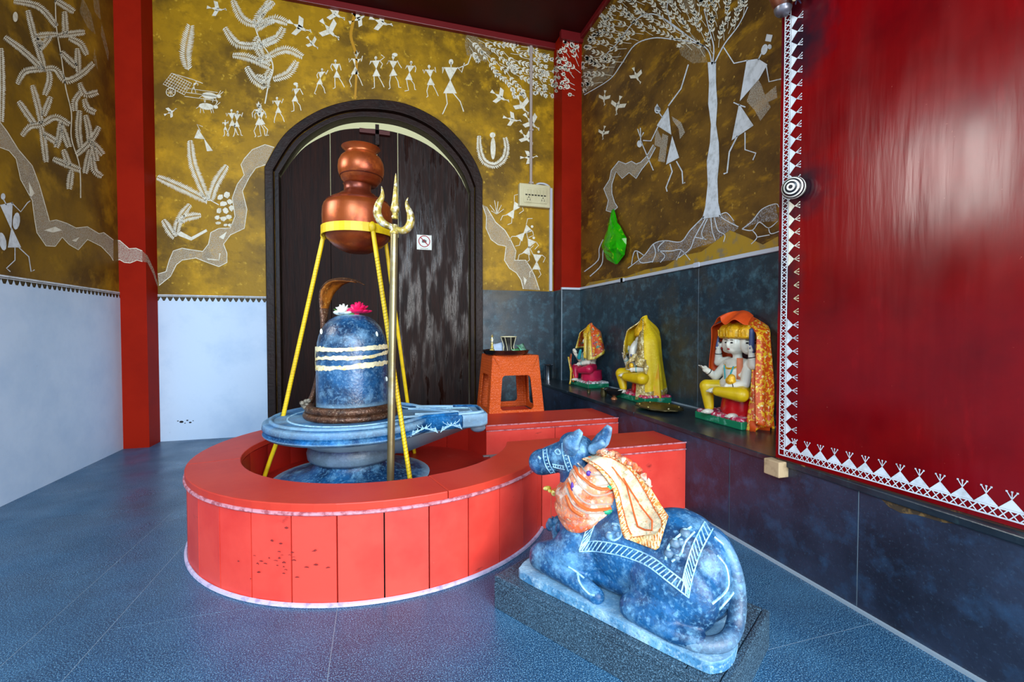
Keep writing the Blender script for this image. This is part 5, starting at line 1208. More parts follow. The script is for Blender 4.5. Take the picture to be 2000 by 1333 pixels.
# --- idol 2: elephant head, yellow shawl
o2, W2, s2 = idol('idol', 'elephant-headed marble idol under a bright yellow shawl with gold lace, middle of the ledge', (2.19, 3.40), dict(s=1.05, seat=M_redpaint, dhoti=M_yellow, head=0, elephant=1,
    arms=[((0, -.08, .36), (.05, -.15, .27), (.085, -.14, .33)), ((0, .08, .36), (.06, .13, .26), (.125, .06, .255)), ((-.01, -.085, .37), (.01, -.15, .36), (.03, -.17, .41))],
    feet=[(.15, -.08, .065), (.15, -.055, .20)],
    legs=[[((.0, -.05, .21), .055), ((.12, -.145, .205), .048), ((.12, -.11, .09), .030)], [((.0, .05, .20), .06), ((.11, .145, .19), .050), ((.15, -.02, .19), .034)], [((.04, -.03, .22), .07), ((.04, .03, .22), .07)]],
    held=[('sweet', M_gold, (.14, .045, .285), (.14, .045, .29), .020, .018), ('trunk_mark', M_blue_attr, (.128, .02, .37), (.128, .024, .36), .007, .005)]))  # last entry: small blue-grey mark on the front of the trunk
def spec2(u, t):
    th = u * 2.55; top = .690
    drop = (.32 if u < -.1 else .30 + .33 * smoothstep(-.1, .3, u)) 
    c = top - .035 * u * u - drop * t ** .9
    sp_ = smoothstep(0, .28, t)
    ra = .025 + .09 * sp_ + .035 * t; rb = .02 + .105 * sp_ + .075 * t
    fold = .010 * math.sin(u * 24 + 2 * t) * t + .010 * math.sin(u * 8 + 6 * t) * t
    return (-.0 - (ra + fold) * math.cos(th), (rb + fold) * math.sin(th), max(c, .012))
shawl(o2, W2, 'shawl', M_cloth_yellow, spec2, trim=(M_lace, .03))
shawl(o2, W2, 'lace_fold', M_lace, lambda u, t: (.125 - .045 * (u + 1) * .5 + .014 * math.sin(9 * u) + .02 * t, .075 + .13 * u, .375 - .05 * (u - .1) ** 2 - .060 * t - .012 * math.sin(6 * u) - (.05 * u if u > 0 else 0)), solid=.006)
shawl(o2, W2, 'lap_drape', mat('amber_shawl_cloth', '#e6a406', .55, layers=[(10, 5, .45, .65, '#e6c80c', .9)]), lambda u, t: (-.025 + (.030 + .055 * t) * u + .02 * t, .150 + .060 * t ** .7 + .010 * math.sin(7 * u + 2 * t) - .05 * u * u, .36 - .03 * u * u - .335 * t))

# --- idol 1: seated lady, patterned shawl (farthest)
o1, W1, s1 = idol('idol', 'small marble goddess idol in a patterned orange and gold shawl, beside the column', (2.19, 4.42), dict(s=1.0, seat=M_magenta, dhoti=M_magenta, cushion=mat('white_pink_paint', '#d8d8d8', .5, layers=[(22, 5, .52, .6, '#b02850', .9), (18, 5, .56, .62, '#1c8a6a', .9)]),
    arms=[((0, -.08, .36), (.06, -.12, .27), (.12, -.09, .33)), ((0, .08, .36), (.07, .10, .26), (.13, .03, .24))],
    feet=[(.14, -.07, .065)],
    legs=[[((.0, -.05, .20), .05), ((.11, -.125, .19), .042), ((.12, -.10, .09), .028)], [((.0, .05, .20), .055), ((.08, .14, .19), .048), ((.13, .03, .17), .032)]],
    held=[('instrument', M_teal, (.10, -.06, .30), (.11, .0, .38), .022, .014), ('white_conch', M_marble, (.13, -.10, .36), (.135, -.11, .38), .024, .018)]))
def spec1(u, t):
    th = u * 2.3; top = .675
    drop = (.30 + .05 * u) if u < .35 else .30 + .06 * smoothstep(.35, .8, u)
    c = top - .03 * u * u - drop * t ** .9; sp_ = smoothstep(0, .3, t)
    ra = .02 + .075 * sp_ + .05 * t; rb = .02 + .08 * sp_ + .095 * t
    fold = .012 * math.sin(u * 16) * t
    return (-.0 - (ra + fold) * math.cos(th), (rb + fold) * math.sin(th), c)
shawl(o1, W1, 'shawl', M_cloth_multi, spec1, trim=(M_goldcloth, .03))
shawl(o1, W1, 'gold_fold', M_goldcloth, lambda u, t: (.075 + .02 * t + .01 * math.sin(8 * u), .055 + .035 * u + .03 * t, .57 - .27 * t))
def tailspec(u, t): return (.16 + .02 * math.sin(6 * t) + .015 * u, -.13 + .045 * u * (1 + t * .6) + .02 * math.sin(7 * t), .34 - .30 * t)
shawl(o1, W1, 'shawl_tail', M_cloth_multi, tailspec, solid=.006)
MB().tube([W1(.175, -.17, .30), W1(.18, -.09, .15), W1(.17, -.12, .05), W1(.19, -.10, .012)], .010, 8).build('gold_tassel', M_goldcloth, o1, smooth=True)

# ------------------------------------------------------------------ small things on the ledge
pl_c = (2.02, 2.93)
bp = thing('scalloped_plate', 'tarnished brass plate with a scalloped edge on the ledge between two idols', 'plate', (*pl_c, ZL))
prof_n = 48; rows = []
for r, z, sc_ in ((.0, .012, 0), (.12, .012, 0), (.15, .020, .0), (.165, .030, .6), (.178, .026, 1)):
    rows.append([(pl_c[0] + r * (1 + .05 * sc_ * math.cos(12 * a)) * math.cos(a) * .85, pl_c[1] + r * 1.15 * (1 + .05 * sc_ * math.cos(12 * a)) * math.sin(a), ZL + z) for a in [2 * math.pi * k / prof_n for k in range(prof_n)]])
MB().grid(rows, closed=True).build('dish', M_bronze, bp, smooth=True, solid=.006)
MB().lathe([(0, 0), (.07, 0), (.08, .010), (0, .012)], (*pl_c, ZL), 20).build('foot', M_bronze, bp)
for k in range(6): a = k * 1.05 + .3; MB().ell((pl_c[0] + .13 * math.cos(a), pl_c[1] + .16 * math.sin(a), ZL + .034), .007, seg=8, rings=6).build('stud', M_brass, bp, smooth=True)
lc = (1.965, 3.50)
ol_ = thing('oil_lamp', 'small blackened oil lamp bowl with a brass foot at the ledge edge', 'oil lamp', (*lc, ZL))
MB().lathe([(0, .03), (.03, .03), (.06, .05), (.075, .08), (.07, .082), (.05, .06), (0, .05)], (*lc, ZL), 24).build('bowl', M_iron, ol_, smooth=True)
MB().lathe([(0, 0), (.028, 0), (.024, .012), (.012, .022), (.016, .034), (0, .034)], (*lc, ZL), 16).build('foot', mat('copper_foot', '#b07048', .3, metal=.6), ol_, smooth=True)
MB().ell((lc[0] - .02, lc[1] + .09, ZL + .075), (.03, .012, .02)).build('spout', M_iron, ol_, smooth=True)
ic = thing('incense_holder', 'tiny brass incense cup with a burnt stick on the ledge', 'incense holder', (1.93, 3.92, ZL))
MB().lathe([(0, 0), (.018, 0), (.014, .012), (.02, .03), (0, .02)], (1.93, 3.92, ZL), 14).build('cup', M_bronze, ic, smooth=True)
MB().tube([(1.93, 3.92, ZL + .02), (1.94, 3.95, ZL + .12)], .003, 6).build('stick', M_iron, ic)
bb = thing('brass_cup', 'small greenish brass cup beside the oil lamp on the ledge', 'cup', (1.95, 3.66, ZL))
MB().lathe([(0, 0), (.022, 0), (.03, .03), (.024, .06), (.03, .075), (.026, .075), (.02, .055), (0, .01)], (1.95, 3.66, ZL), 16).build('body', M_bronze, bb, smooth=True)

# ------------------------------------------------------------------ green bag hanging on the right wall
gb = thing('plastic_bag', 'crumpled green plastic bag hanging from a nail on the right wall', 'bag', onx(1198, 412, XR - .01))
bc = onx(1202, 470, XR - .06)
mb = MB(); rd = random.Random(3); rows = []
prf = [(.0, .012, 0), (.12, .030, 0), (.25, .05, 0), (.38, .075, -.01), (.5, .10, -.0), (.62, .125, .01), (.74, .12, .0), (.86, .085, -.02), (1, .01, -.03)]
top = onx(1198, 410, XR - .02); bot = onx(1202, 517, XR - .045)
for t_, r, off in prf:
    c = top.lerp(bot, t_); rows.append([c + Vector((-abs(.65 * r * math.sin(a)) * rd.uniform(.7, 1.1) - .004, r * 1.75 * math.cos(a) * rd.uniform(.75, 1.15) * (1.15 if math.cos(a) < 0 and .4 < t_ < .7 else 1) + off, rd.uniform(-.02, .02) * (0 < t_ < 1))) for a in [math.pi * k / 7 for k in range(8)]])
mb.grid(rows); mb.build('bag', M_greenbag, gb, solid=.004)
MB().tube([onx(1198, 410, XR), onx(1198, 410, XR - .03)], .006, 8).build('nail', M_iron, gb)

# ------------------------------------------------------------------ red door leaf standing open on the right
K0 = onx(1515, 888, 1.775); K0 = Vector((1.775, K0.y, 0))
ang = math.radians(3.7); dD = Vector((math.sin(ang), -math.cos(ang), 0)); nD = Vector((math.cos(ang), math.sin(ang), 0))   # dD runs towards the camera, nD away from the room
rd_ = struct(MB().obox(K0 + Vector((0, 0, .508)), dD * 2.15, nD * .035, Vector((0, 0, 3.4))).build('door_3', None), 'tall dark red door leaf standing open against the slate ledge')
def reddoor():
    m = mat('red_door_lacquer', '#760308', .22, spec=.26, layers=[(2.2, 6, .42, .66, '#560208', .8), (12, 7, .62, .72, '#8a0a12', .5, (1, 1, .25)), (50, 4, .72, .76, '#c06a60', .5)], bump=(9, .10, (3, 3, .35)), rnoise=(6, .35, .7, .15, .26, (2, 2, .3)))
    N = m.node_tree.nodes; L = m.node_tree.links; p = N['Principled BSDF']; src = p.inputs['Base Color'].links[0].from_socket
    t = N.new('ShaderNodeTexCoord')
    # soot around the knob, along the border and under the hanging ornament: its own shape on the wood
    for (cx, cz, rx, rz) in ((1.575, 1.715, .17, .15), (1.67, 1.33, .13, .24), (1.56, 2.36, .15, .22)):
        sp_ = N.new('ShaderNodeSeparateXYZ'); L.new(t.outputs['Object'], sp_.inputs[0])
        a1 = N.new('ShaderNodeMath'); a1.operation = 'SUBTRACT'; L.new(sp_.outputs[1], a1.inputs[0]); a1.inputs[1].default_value = cx
        a2 = N.new('ShaderNodeMath'); a2.operation = 'DIVIDE'; L.new(a1.outputs[0], a2.inputs[0]); a2.inputs[1].default_value = rx
        c1_ = N.new('ShaderNodeMath'); c1_.operation = 'SUBTRACT'; L.new(sp_.outputs[2], c1_.inputs[0]); c1_.inputs[1].default_value = cz
        c2_ = N.new('ShaderNodeMath'); c2_.operation = 'DIVIDE'; L.new(c1_.outputs[0], c2_.inputs[0]); c2_.inputs[1].default_value = rz
        cb_ = N.new('ShaderNodeCombineXYZ'); L.new(a2.outputs[0], cb_.inputs[0]); L.new(c2_.outputs[0], cb_.inputs[1])
        ln = N.new('ShaderNodeVectorMath'); ln.operation = 'LENGTH'; L.new(cb_.outputs[0], ln.inputs[0])
        nz = N.new('ShaderNodeTexNoise'); nz.inputs['Scale'].default_value = 14; L.new(t.outputs['Object'], nz.inputs['Vector'])
        ad = N.new('ShaderNodeMath'); ad.operation = 'ADD'; L.new(ln.outputs['Value'], ad.inputs[0]); L.new(nz.outputs['Fac'], ad.inputs[1])
        r = N.new('ShaderNodeMapRange'); r.inputs[1].default_value = .75; r.inputs[2].default_value = 1.6; r.inputs[3].default_value = .92; r.inputs[4].default_value = 0
        L.new(ad.outputs[0], r.inputs[0]); mx = N.new('ShaderNodeMix'); mx.data_type = 'RGBA'; L.new(r.outputs[0], mx.inputs[0]); L.new(src, mx.inputs[6]); mx.inputs[7].default_value = lin('#1a1620')
        src = mx.outputs[2]
    L.new(src, p.inputs['Base Color']); return m
M_rdoor = reddoor(); rd_.data.materials.append(M_rdoor)
def D(u, z, off=.0012): return K0 + dD * u + Vector((0, 0, z)) - nD * off      # u from the free edge, z height
zb = .508
mb = MB()   # painted border: lattice strip
wS = .0015
def dquad(mb, pts, off=.0014): mb.add([D(u, z, off) for u, z in pts], [tuple(range(len(pts)))])
u0, u1 = .018, .045; zc0, zc1 = zb + .018, zb + .046
zTop = 2.55; uEnd = 2.1
for u in (u0, u1): dquad(mb, [(u - .0025, zc0), (u + .0025, zc0), (u + .0025, zTop), (u - .0025, zTop)])
for z in (zc0, zc1): dquad(mb, [(u0, z - .0025), (uEnd, z - .0025), (uEnd, z + .0025), (u0, z + .0025)])
z = zc1
while z < zTop:
    dquad(mb, [(u0, z), (u0, z + .004), (u1, z + .026), (u1, z + .022)], .0016); dquad(mb, [(u1, z), (u1, z + .004), (u0, z + .026), (u0, z + .022)], .0018); z += .024
u = u1
while u < uEnd:
    dquad(mb, [(u, zc0), (u + .004, zc0), (u + .026, zc1), (u + .022, zc1)], .0016); dquad(mb, [(u, zc1), (u + .004, zc1), (u + .026, zc0), (u + .022, zc0)], .0018); u += .024
mb.build('painted_lattice', M_paint_r, rd_, fix=False)
def sprig(mb, u, z, du, dz):
    pu, pz = -dz, du
    for k in (-1, 0, 1):
        e = (u + du * .022 + pu * .012 * k, z + dz * .022 + pz * .012 * k)
        nx_, nz_ = (e[1] - z), -(e[0] - u); l = math.hypot(nx_, nz_); nx_, nz_ = nx_ / l * .0013, nz_ / l * .0013
        dquad(mb, [(u - nx_, z - nz_), (u + nx_, z + nz_), (e[0] + nx_, e[1] + nz_), (e[0] - nx_, e[1] - nz_)])
        dquad(mb, [(e[0] - .0025, e[1] - .0025), (e[0] + .0025, e[1] - .0025), (e[0] + .0025, e[1] + .0025), (e[0] - .0025, e[1] + .0025)])
stp = .0585
z = zc1 + .012; mb = MB(); 
while z + stp < 2.52:
    worn = 1.12 < z < 1.36
    if not worn:
        mb2 = MB(); dquad(mb2, [(u1 + .004, z), (u1 + .034, z + stp * .5), (u1 + .004, z + stp)]); sprig(mb2, u1 + .034, z + stp * .5, 1, 0); mb2.build('painted_triangle', M_paint_r if not 1.36 < z < 1.66 else M_paint, rd_, fix=False)
    else:
        mb2 = MB(); sprig(mb2, u1 + .034, z + stp * .5, 1, 0); mb2.build('painted_sprig', M_socket, rd_, fix=False)
    z += stp
u = u1 + .02
while u + stp < uEnd:
    mb2 = MB(); dquad(mb2, [(u, zc1 + .003), (u + stp, zc1 + .003), (u + stp * .5, zc1 + .036)]); sprig(mb2, u + stp * .5, zc1 + .036, 0, 1); mb2.build('painted_triangle', M_paint_r, rd_, fix=False)
    u += stp
# raw lower edge
MB().obox(K0 + Vector((0, 0, .500)) + nD * .004, dD * 2.1, nD * .028, Vector((0, 0, .009))).build('raw_bottom_edge', mat('raw_brown_edge', '#3a1c10', .8, layers=[(14, 6, .58, .7, '#a8783c', .8)]), rd_)
tag(MB().obox(Vector((1.745, 1.70, .425)), Vector((.10, 0, 0)), Vector((0, -.085, 0)), Vector((0, 0, .072))).build('wooden_wedge', M_woodraw, bevel=.004), 'small pale wooden block wedged under the free corner of the red door', 'wooden block')
# striped snail-shell knob
kc = D(.105, 1.715, .045)
kn = thing('shell_knob', 'black and white spiral striped shell fixed on the red door as a knob', 'shell', D(.105, 1.715, 0))
axk = (-nD + dD * .42 + Vector((0, 0, -.10))).normalized(); R0 = .047
Wm = mat('shell_white', '#d7dad0', .35); Bm = mat('shell_black', '#17171d', .35)
bands = [(0, .18, Bm), (.18, .34, Wm), (.34, .54, Bm), (.54, .70, Wm), (.70, .92, Bm), (.92, 1.10, Wm), (1.10, 1.32, Bm), (1.32, 1.50, Wm), (1.50, 1.66, Bm), (1.66, 1.86, Wm), (1.86, 2.0, Bm), (2.0, 2.9, Wm)]
for a0, a1, m_ in bands:
    pr = [(R0 * math.sin(a0 + (a1 - a0) * k / 5), R0 * .92 * math.cos(a0 + (a1 - a0) * k / 5)) for k in range(6)]
    MB().lathe(pr, kc, 32, axk, cap=False).build('shell_band', m_, kn, smooth=True)
MB().tube([kc, D(.105, 1.715, 0)], .02, 10).build('stalk', M_bronze, kn)
# ornament hanging at the top of the door leaf
hp = D(.045, 2.535, .050)
ho = thing('hanging_ornament', 'brown wooden bulb ornament with a purple fringe at the top of the red door', 'ornament', hp)
MB().lathe([(.0, -.035), (.032, -.03), (.042, -.012), (.052, .02), (.066, .06), (.072, .11), (.06, .16), (.0, .19)], hp + Vector((0, 0, .015)), 24).build('wooden_bulb', mat('brown_carved_wood', '#6a2f14', .4, layers=[(9, 6, .45, .66, '#33130a', .9), (14, 5, .58, .7, '#a05a24', .6)]), ho, smooth=True)
MB().lathe([(.0, -.045), (.024, -.044), (.032, -.034), (.036, -.018), (.0, -.014)], hp, 20).build('metal_cap', mat('grey_metal_cap', '#7a7a84', .35, metal=.6), ho, smooth=True)
rd = random.Random(9); mb = MB()
for k in range(260):
    b0 = hp + dD * rd.uniform(.04, .13) + Vector((0, 0, rd.uniform(.0, .18))) - nD * rd.uniform(0, .02)
    dv = dD * rd.uniform(-.01, .05) + Vector((0, 0, rd.uniform(-.05, -.005))) - nD * rd.uniform(-.01, .02)
    mb.tube([b0, b0 + dv * .5, b0 + dv], [.006, .005, .002], 5)
f_ = mb.build('purple_fringe', mat('purple_black_fringe', '#1b1030', .8), ho); f_['kind'] = 'stuff'
MB().cap(hp + dD * .10 + Vector((0, 0, .03)) - nD * .02, .010, hp + dD * .09 + Vector((0, 0, .065)) - nD * .02, .013).build('cream_bead', M_socket, ho, smooth=True)
MB().cap(hp + dD * .07 + Vector((0, 0, -.03)) - nD * .02, .008, hp + dD * .10 + Vector((0, 0, -.01)) - nD * .02, .010).build('cream_bead', M_socket, ho, smooth=True)
# pale leaning batten at the corner
pa = onz(1994, 1345, 0); pb_ = pa + Vector((.0, 0, 0))
b0 = onx(1990, 1333, 1.60); b1 = onx(1999, 1276, 1.70)
dv = (b1 - b0).normalized()
tag(MB().obox(b0 - dv * (b0.z / dv.z), dv * (.55), Vector((.0, -.05, 0)), Vector((.03, 0, 0))).build('painted_batten', M_cream_post), 'pale cream batten leaning at the ledge in the near right corner', 'batten')

# ------------------------------------------------------------------ bull statue (Nandi)
v3 = Vector((.515, -.857, 0)); u3 = Vector((.857, .515, 0)); A0 = Vector((.44, 1.72, 0)); NO = A0 + u3 * .24
def NL(x, y, z): return NO + v3 * x + u3 * y + Vector((0, 0, z))
pln = thing('stone_plinth', 'low dark granite plinth on the floor under the bull statue', 'plinth', tuple(A0 + v3 * .43 + u3 * .24))
MB().obox(A0, v3 * .863, u3 * .48, Vector((0, 0, .105))).build('block', M_granite, pln, bevel=.003)
# top slabs: centre slab framed by border strips with joints
def slabq(x0, x1, y0, y1, z0_, z1_, m, nm='top_slab', bev=.003): return MB().obox(A0 + v3 * x0 + u3 * y0 + Vector((0, 0, z0_)), v3 * (x1 - x0), u3 * (y1 - y0), Vector((0, 0, z1_ - z0_))).build(nm, m, pln, bevel=bev)
slabq(0, .863, 0, .018, .106, .130, M_granite); slabq(0, .75, .020, .46, .106, .128, M_granite); slabq(.753, .840, .020, .46, .106, .128, M_granite); slabq(.843, .863, .020, .48, .106, .130, M_granite); slabq(0, .840, .462, .48, .106, .130, M_granite)
bull = thing('bull_statue', 'blue carved stone bull lying on a slab, brocade scarf around its neck', 'statue', tuple(NL(.43, 0, .13)))
# slab under the bull
P = [(.06, -.08), (.075, -.165), (.12, -.195), (.40, -.200), (.76, -.205), (.825, -.185), (.848, -.12), (.835, -.02), (.80, .08), (.74, .15), (.60, .17), (.14, .17), (.07, .10)]
c_ = catmull([(a, b, 0) for a, b in P], 4, closed=True)
MB().grid([[NL(p.x, p.y, z) for p in c_] for z in (.130, .155, .165)], closed=True).add([NL(p.x, p.y, .165) for p in c_], [tuple(range(len(c_)))]).build('slab', M_slab, bull, bevel=0)
mb = MB(); E_ = lambda c, r, rot=None: mb.ell(NL(*c), r, rot=NR if rot is None else rot, seg=24, rings=16)
NR = Matrix((v3, u3, Vector((0, 0, 1)))).transposed()
E_((.50, 0, .315), (.27, .150, .150)); E_((.64, .0, .325), (.165, .155, .165)); E_((.72, 0, .31), (.11, .13, .155)); E_((.31, 0, .30), (.14, .125, .150)); E_((.36, 0, .44), (.11, .07, .07))
mb.cap(NL(.27, 0, .34), .105, NL(.235, 0, .57), .075, 20)
mb.cap(NL(.235, -.0, .615), .068, NL(.10, -.015, .560), .056, 20); mb.cap(NL(.12, -.012, .563), .054, NL(.062, -.02, .545), .055, 20); E_((.205, 0, .650), (.05, .060, .040)); E_((.145, -.03, .605), (.03, .04, .03))
E_((.30, -.10, .27), (.10, .07, .10)); E_((.30, .10, .27), (.10, .07, .10))
mb.cap(NL(.29, -.12, .27), .062, NL(.155, -.135, .225), .048, 16); mb.cap(NL(.155, -.14, .215), .046, NL(.36, -.165, .200), .030, 16); mb.cap(NL(.37, -.165, .198), .031, NL(.425, -.170, .185), .028, 16)
mb.cap(NL(.27, .10, .24), .055, NL(.13, .05, .20), .040, 16); mb.cap(NL(.12, .04, .20), .034, NL(.105, .02, .285), .026, 16)
E_((.665, -.115, .275), (.145, .072, .125)); E_((.665, .115, .275), (.145, .072, .125))
mb.cap(NL(.67, -.14, .235), .060, NL(.555, -.165, .205), .042, 16); mb.cap(NL(.555, -.172, .20), .038, NL(.70, -.185, .190), .030, 16); mb.cap(NL(.70, -.185, .19), .030, NL(.77, -.165, .185), .028, 16)
E_((.45, 0, .215), (.30, .13, .06))
_, nb = mb.blob('body', M_stone, bull, .006, 6, .5)
bvh = BVHTree.FromPolygons([Vector(p) for p in nb.v], nb.f)
def onbull(px, py, off=.003):
    d = ray(px, py).normalized(); h = bvh.ray_cast(_C, d)
    if h[0] is None: return None
    return h[0] + h[1] * off
def carve(name, paths, r, m=M_carve, parent=bull, off=.001, smooth=0):
    mb = MB()
    for P in paths:
        if smooth: P = [(p.x, p.y) for p in catmull([(x, y, 0) for x, y in P], smooth)]
        pts = [onbull(x, y, off) for x, y in P]; pts = [p for p in pts if p is not None]
        if len(pts) > 1: mb.tube(pts, r, 5)
    return mb.build(name, m, parent, smooth=True) if mb.f else None
# ears and horns
def ear(b, m_, t_, r0, r1, r2, thin):
    mb = MB(); pts = catmull([NL(*b), NL(*m_), NL(*t_)], 6); n = len(pts); rows = []
    for k, p in enumerate(pts):
        f = k / (n - 1); r = (r0 * (1 - f) + r1 * f if f < .5 else r1 * (1 - f) * 2 * .5 + r2 * f) if 0 else (r0 + (r1 - r0) * f * 2 if f < .5 else r1 + (r2 - r1) * (f - .5) * 2)
        t = (pts[min(k + 1, n - 1)] - pts[max(k - 1, 0)]).normalized(); a = (v3 - t * v3.dot(t)).normalized(); c = t.cross(a)
        rows.append([p + a * (r * math.cos(q)) + c * (r * thin * math.sin(q)) for q in [2 * math.pi * i / 14 for i in range(14)]])
    mb.grid(rows, closed=True); mb.add(rows[0], [tuple(range(14))]); mb.add(rows[-1], [tuple(range(14))])
    return mb.build('ear', M_stone, bull, smooth=True)
ear((.232, -.055, .615), (.250, -.072, .665), (.285, -.060, .716), .024, .036, .012, .55)
ear((.285, .01, .625), (.325, .03, .675), (.352, .035, .728), .028, .032, .012, .6)
MB().cap(NL(.315, -.02, .645), .022, NL(.350, -.015, .672), .015, 12).build('horn', M_stone, bull, smooth=True)
# tail
tl = catmull([NL(.70, 0, .445), NL(.775, -.005, .425), NL(.815, -.01, .36), NL(.832, -.02, .27), NL(.835, -.06, .205), NL(.825, -.12, .187), NL(.785, -.165, .183), NL(.725, -.19, .178)], 6)
MB().tube(tl, [.020 + .006 * math.sin(math.pi * k / (len(tl) - 1)) for k in range(len(tl) - 6)] + [.022, .022, .020, .017, .012, .005], 12).build('tail', M_stone, bull, smooth=True)
# knobs at the raised foreleg
mb = MB()
for x, y, z, r in ((.085, .03, .285, .016), (.10, -.005, .295, .016), (.12, .015, .300, .018), (.14, .03, .31, .016), (.165, .02, .32, .020), (.075, .02, .265, .018), (.15, -.01, .29, .02)): mb.ell(NL(x, y, z), (r, r, r * 1.3))
mb.blob('garland_knob', M_stone, bull, .005, 2)
# saddle blanket borders: double lines with slanting strokes
def band(A, B, n, nm='blanket_border'):
    A_ = [(p.x, p.y) for p in catmull([(x, y, 0) for x, y in A], 8)]; B_ = [(p.x, p.y) for p in catmull([(x, y, 0) for x, y in B], 8)]
    def at(P, t): k = t * (len(P) - 1); i = min(int(k), len(P) - 2); return (P[i][0] + (P[i + 1][0] - P[i][0]) * (k - i), P[i][1] + (P[i + 1][1] - P[i][1]) * (k - i))
    paths = [A_, B_]
    for k in range(n):
        t = (k + .5) / n; a = at(A_, max(0, t - .5 / n)); b = at(B_, min(1, t + .5 / n)); paths.append([(a[0] + (b[0] - a[0]) * s, a[1] + (b[1] - a[1]) * s) for s in (.1, .4, .7, .95)])
    return carve(nm, paths, .0023)
band([(1131, 1078), (1165, 1078), (1215, 1087), (1262, 1105), (1300, 1133), (1345, 1168)], [(1140, 1060), (1170, 1058), (1222, 1068), (1272, 1088), (1308, 1115), (1340, 1140)], 26)
band([(1131, 1076), (1142, 1045), (1155, 1012)], [(1150, 1058), (1158, 1035), (1169, 1012)], 7)
band([(1345, 1168), (1352, 1130), (1368, 1080), (1392, 1034)], [(1333, 1135), (1340, 1105), (1355, 1060), (1376, 1020)], 15)
carve('carved_fold', [[(1420, 1075), (1440, 1110), (1436, 1150), (1405, 1190)], [(1400, 1085), (1418, 1110), (1420, 1150), (1390, 1180)], [(1395, 1050), (1430, 1085), (1440, 1130)]], .004, smooth=5)
# relief leaves and bosses on the blanket
def boss(px, py, r, st=(1, 1, 1)):
    p = onbull(px, py, 0)
    if p is not None: MB().ell(p, (r * st[0], r * st[1], r * st[2])).build('relief_boss', M_stone, bull, smooth=True)
for x, y, r in ((1190, 1047, .014), (1202, 1032, .012), (1306, 1082, .014), (1318, 1062, .016), (1338, 1042, .016), (1322, 1090, .010), (1330, 1060, .012), (1208, 1046, .010)): boss(x, y, r)
carve('carved_scroll', [[(1196, 1024), (1212, 1028), (1214, 1046), (1200, 1056), (1188, 1050)], [(1300, 1095), (1306, 1068), (1325, 1048), (1350, 1030)], [(1312, 1098), (1330, 1082), (1338, 1060), (1356, 1040)]], .004, smooth=5)
# hoof cleft and halter carving
carve('hoof_cleft', [[(1128, 1122), (1133, 1140), (1150, 1160), (1162, 1163)], [(1110, 1107), (1126, 1118), (1140, 1130)]], .004, smooth=4)
def halter(P, Q, n, nm='halter_strap'):
    paths = [P, Q]
    for k in range(n):
        t = (k + .5) / n; i = t * (len(P) - 1); j = min(int(i), len(P) - 2); f = i - j
        a = (P[j][0] + (P[j + 1][0] - P[j][0]) * f, P[j][1] + (P[j + 1][1] - P[j][1]) * f); b = (Q[j][0] + (Q[j + 1][0] - Q[j][0]) * f, Q[j][1] + (Q[j + 1][1] - Q[j][1]) * f)
        paths.append([(a[0] * .7 + b[0] * .3, a[1] * .7 + b[1] * .3), (a[0] * .3 + b[0] * .7, a[1] * .3 + b[1] * .7)])
    return carve(nm, paths, .0022)
c1l = lambda P: [(p.x, p.y) for p in catmull([(x, y, 0) for x, y in P], 6)]
halter(c1l([(1061, 879), (1062, 895), (1067, 912), (1076, 925)]), c1l([(1068, 877), (1070, 893), (1075, 910), (1084, 924)]), 8)
halter(c1l([(1098, 866), (1099, 885), (1104, 905), (1111, 922)]), c1l([(1106, 864), (1108, 883), (1113, 902), (1119, 918)]), 8)
halter(c1l([(1080, 912), (1090, 915), (1103, 918)]), c1l([(1079, 907), (1090, 909), (1101, 911)]), 5)
carve('eye', [[(1084, 882), (1090, 878), (1095, 886), (1089, 888), (1084, 882)]], .003, smooth=3)
carve('nostril', [[(1052, 893), (1056, 897)]], .005, M_carve)

# scarf on the bull's neck
sf = thing('brocade_scarf', 'orange and cream brocade scarf wrapped around the neck of the bull statue', 'scarf', tuple(NL(.3, 0, .5)))
mb = MB(); rd = random.Random(5)
nrm_ = Vector((-.15, 0, 1)).normalized()
def sring(cx, cz, rx, rz, y0, tilt, rr, n=40, wob=.01, ph=0):
    pts = []
    for k in range(n):
        a = 2 * math.pi * k / n
        px, pz, py = 0, 0, 0
        l = (cx + rx * math.cos(a) * math.cos(tilt), y0 + (rz) * math.sin(a), cz + rx * math.cos(a) * math.sin(tilt) + wob * math.sin(5 * a + ph))
        pts.append(NL(*l))
    return pts
folds = [(.295, .385, .095, .115, 0, .10, .030), (.292, .425, .105, .125, 0, .16, .031), (.292, .465, .105, .125, 0, .05, .028), (.295, .500, .100, .118, 0, .30, .029), (.305, .535, .090, .108, 0, .42, .027), (.31, .565, .078, .095, 0, .55, .025), (.28, .445, .085, .120, 0, -.25, .030)]
for i, (cx, cz, rx, rz, y0, tl_, rr) in enumerate(folds): mb.tube(sring(cx, cz, rx, rz, y0, tl_, rr, ph=i), rr, 10, closed=True)
_, ns = mb.blob('wrapped_folds', M_scarf, sf, .006, 2, .4)
bvs = BVHTree.FromPolygons([Vector(p) for p in ns.v] + [Vector(p) for p in nb.v], list(ns.f) + [tuple(i + len(ns.v) for i in f) for f in nb.f])
